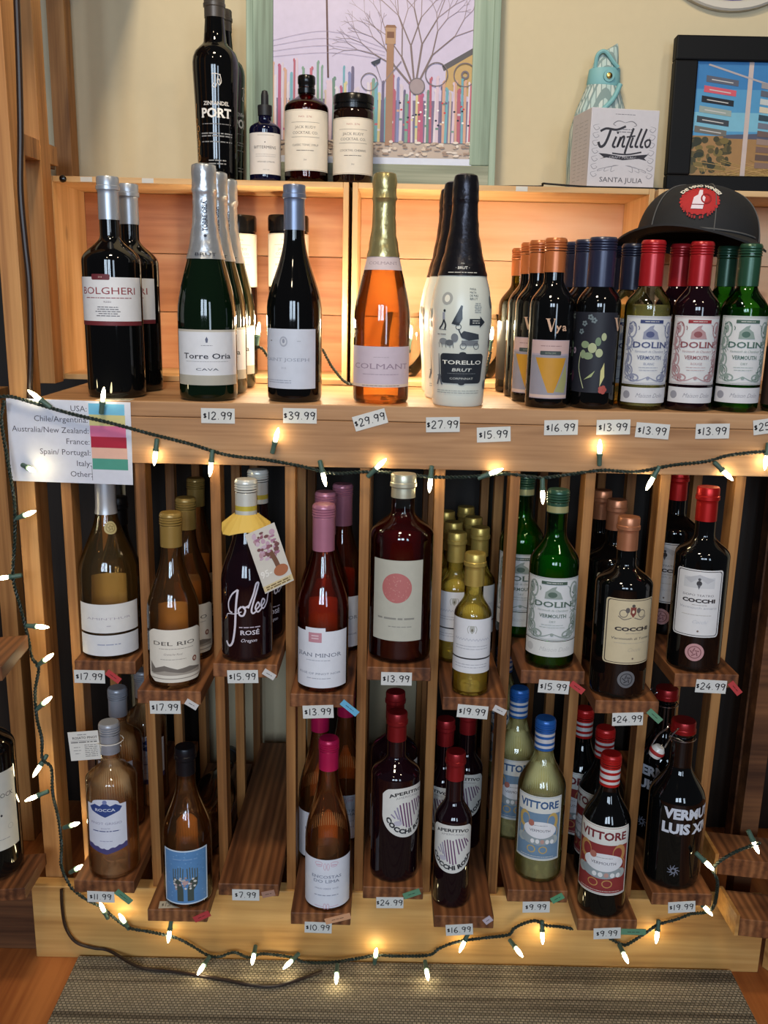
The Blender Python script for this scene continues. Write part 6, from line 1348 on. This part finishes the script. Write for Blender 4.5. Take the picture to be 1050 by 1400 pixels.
top = [(-4, 543), (14, 542), (40, 549), (95, 565), (150, 578), (205, 593), (260, 607), (310, 622), (360, 628), (410, 637), (455, 647), (500, 645), (545, 647), (590, 652), (640, 652), (690, 648), (720, 651), (745, 653), (790, 647), (825, 643), (870, 645), (920, 636), (965, 631), (1000, 622), (1060, 616)]
tb = [(48, 541, -10, -8), (141, 541, 2, -14), (212, 625, -1, 12), (288, 640, -1, 12), (378, 596, 3, -12), (443, 654, 3, 12), (520, 635, 8, -8), (588, 662, -1, 10), (677, 645, 10, -4), (742, 678, 0, 12), (820, 612, 0, -12), (889, 660, -6, 10), (994, 649, 9, 9), (1047, 631, -2, 11)]
light_string('string of fairy lights draped along the counter front edge', [[P(x, y) for x, y in top]], [(P(x, y, YB - .002), dirpx(x, y, YB, dx, dy, .1)) for x, y, dx, dy in tb])
YLV = 1.262
lft = [(6, 548), (2, 575), (8, 615), (14, 650), (20, 690), (20, 740), (18, 790), (28, 830), (38, 870), (44, 900), (53, 912), (48, 945), (50, 980), (57, 1010), (58, 1038), (70, 1050), (72, 1085), (80, 1120), (84, 1155), (84, 1185), (96, 1212)]
lb_ = [(43, 642, 12, 2, .9), (40, 702, 10, -4, .2), (4, 790, -12, 1, .2), (57, 857, 12, 0, .2), (66, 899, 9, -7, .2), (64, 958, 9, -8, .2), (51, 1053, -6, 10, .4), (44, 1091, -12, 4, .2), (102, 1127, 11, -6, .4), (108, 1186, 10, -8, .4)]
light_string('string of fairy lights hanging down past the corner rack post', [[P(x, y, YLV) for x, y in lft]], [(P(x, y, YLV - .003), dirpx(x, y, YLV, dx, dy, tw)) for x, y, dx, dy, tw in lb_])
YBB = YF - .0125
def Q(x, y): p = atY(x, y, YBB); return p if p.z > .022 else atZ(x, y, .022)
low1 = [(96, 1213), (118, 1230), (140, 1241), (160, 1258), (178, 1269), (205, 1274), (240, 1282), (262, 1293), (284, 1306), (300, 1308), (320, 1302), (340, 1309), (360, 1304), (400, 1309), (415, 1315), (450, 1316), (485, 1311), (515, 1306), (540, 1307), (585, 1306), (600, 1297), (620, 1289), (640, 1285), (665, 1282), (695, 1278), (702, 1270), (715, 1263), (732, 1259), (745, 1265), (765, 1267), (783, 1270)]
low2 = [(832, 1282), (845, 1289), (855, 1292), (868, 1285), (885, 1274), (900, 1264), (925, 1257), (945, 1249)]
lo_b = [(141, 1240, -2, -6), (168, 1255, -4, -9), (232, 1278, -1, 9), (275, 1325, -5, 12), (346, 1311, 0, 9), (394, 1318, -8, 6), (460, 1337, 0, 13), (514, 1302, 1, -9), (584, 1332, 1, 12), (632, 1292, -3, 5), (709, 1301, 5, 8), (741, 1280, 0, 9), (855, 1309, 1, 11), (897, 1279, -2, 9), (967, 1244, 6, 6), (969, 1183, 9, 8), (1033, 1157, 3, 7)]
low3 = [P(945, 1249, YBB), P(973, 1243, 1.235), P(981, 1208, 1.18), P(976, 1186, 1.19), P(1003, 1166, 1.19), P(1040, 1152, 1.19)]
def low_bulb(x, y, dx, dy):
    if x > 960: yy = 1.19 if y < 1200 else 1.24; return P(x, y, yy), dirpx(x, y, yy, dx, dy, .2)
    p = Q(x, y) + Vector((0, -.004, .002)); d = dirpx(x, y, YBB, dx, dy, .25)
    if y >= 1295 and d.z < -.1: d = Vector((d.x, d.y - .8, -.12)); p = P(x, y, YBB - .026); p = p if p.z > .026 else atZ(x, y, .026)
    return p, d
light_string('string of fairy lights along the base board and rug edge', [[Q(*q) for q in low1], [Q(*q) for q in low2], low3], [low_bulb(*q) for q in lo_b])
def low(px, y, dz=.092): return Vector((atY(px, 500, y).x, y, ZC + dz))
GL = [(354, 1.525), (437, 1.525), (560, 1.515), (670, 1.525)]
W_ = lambda px, dz=.0036, y=1.5492: low(px, y, dz)
cb = [[W_(255), W_(300), W_(335, .03), W_(354, .064, 1.5252), W_(375, .03), W_(395), W_(420, .03), W_(437, .064, 1.5252), W_(455, .03), W_(480), W_(525, .02), W_(560, .064, 1.5152)], [W_(660, .0036), W_(665, .03, 1.54), W_(670, .064, 1.5252)]]
light_string('string of fairy lights lying on the counter behind the bottles', cb, [(low(px, y), (0.1, 0.1, 1)) for px, y in GL])
for px, y in GL: point('fairy_bulb_light', low(px, y, .108), 1.3, (1.0, .82, .56), .008)
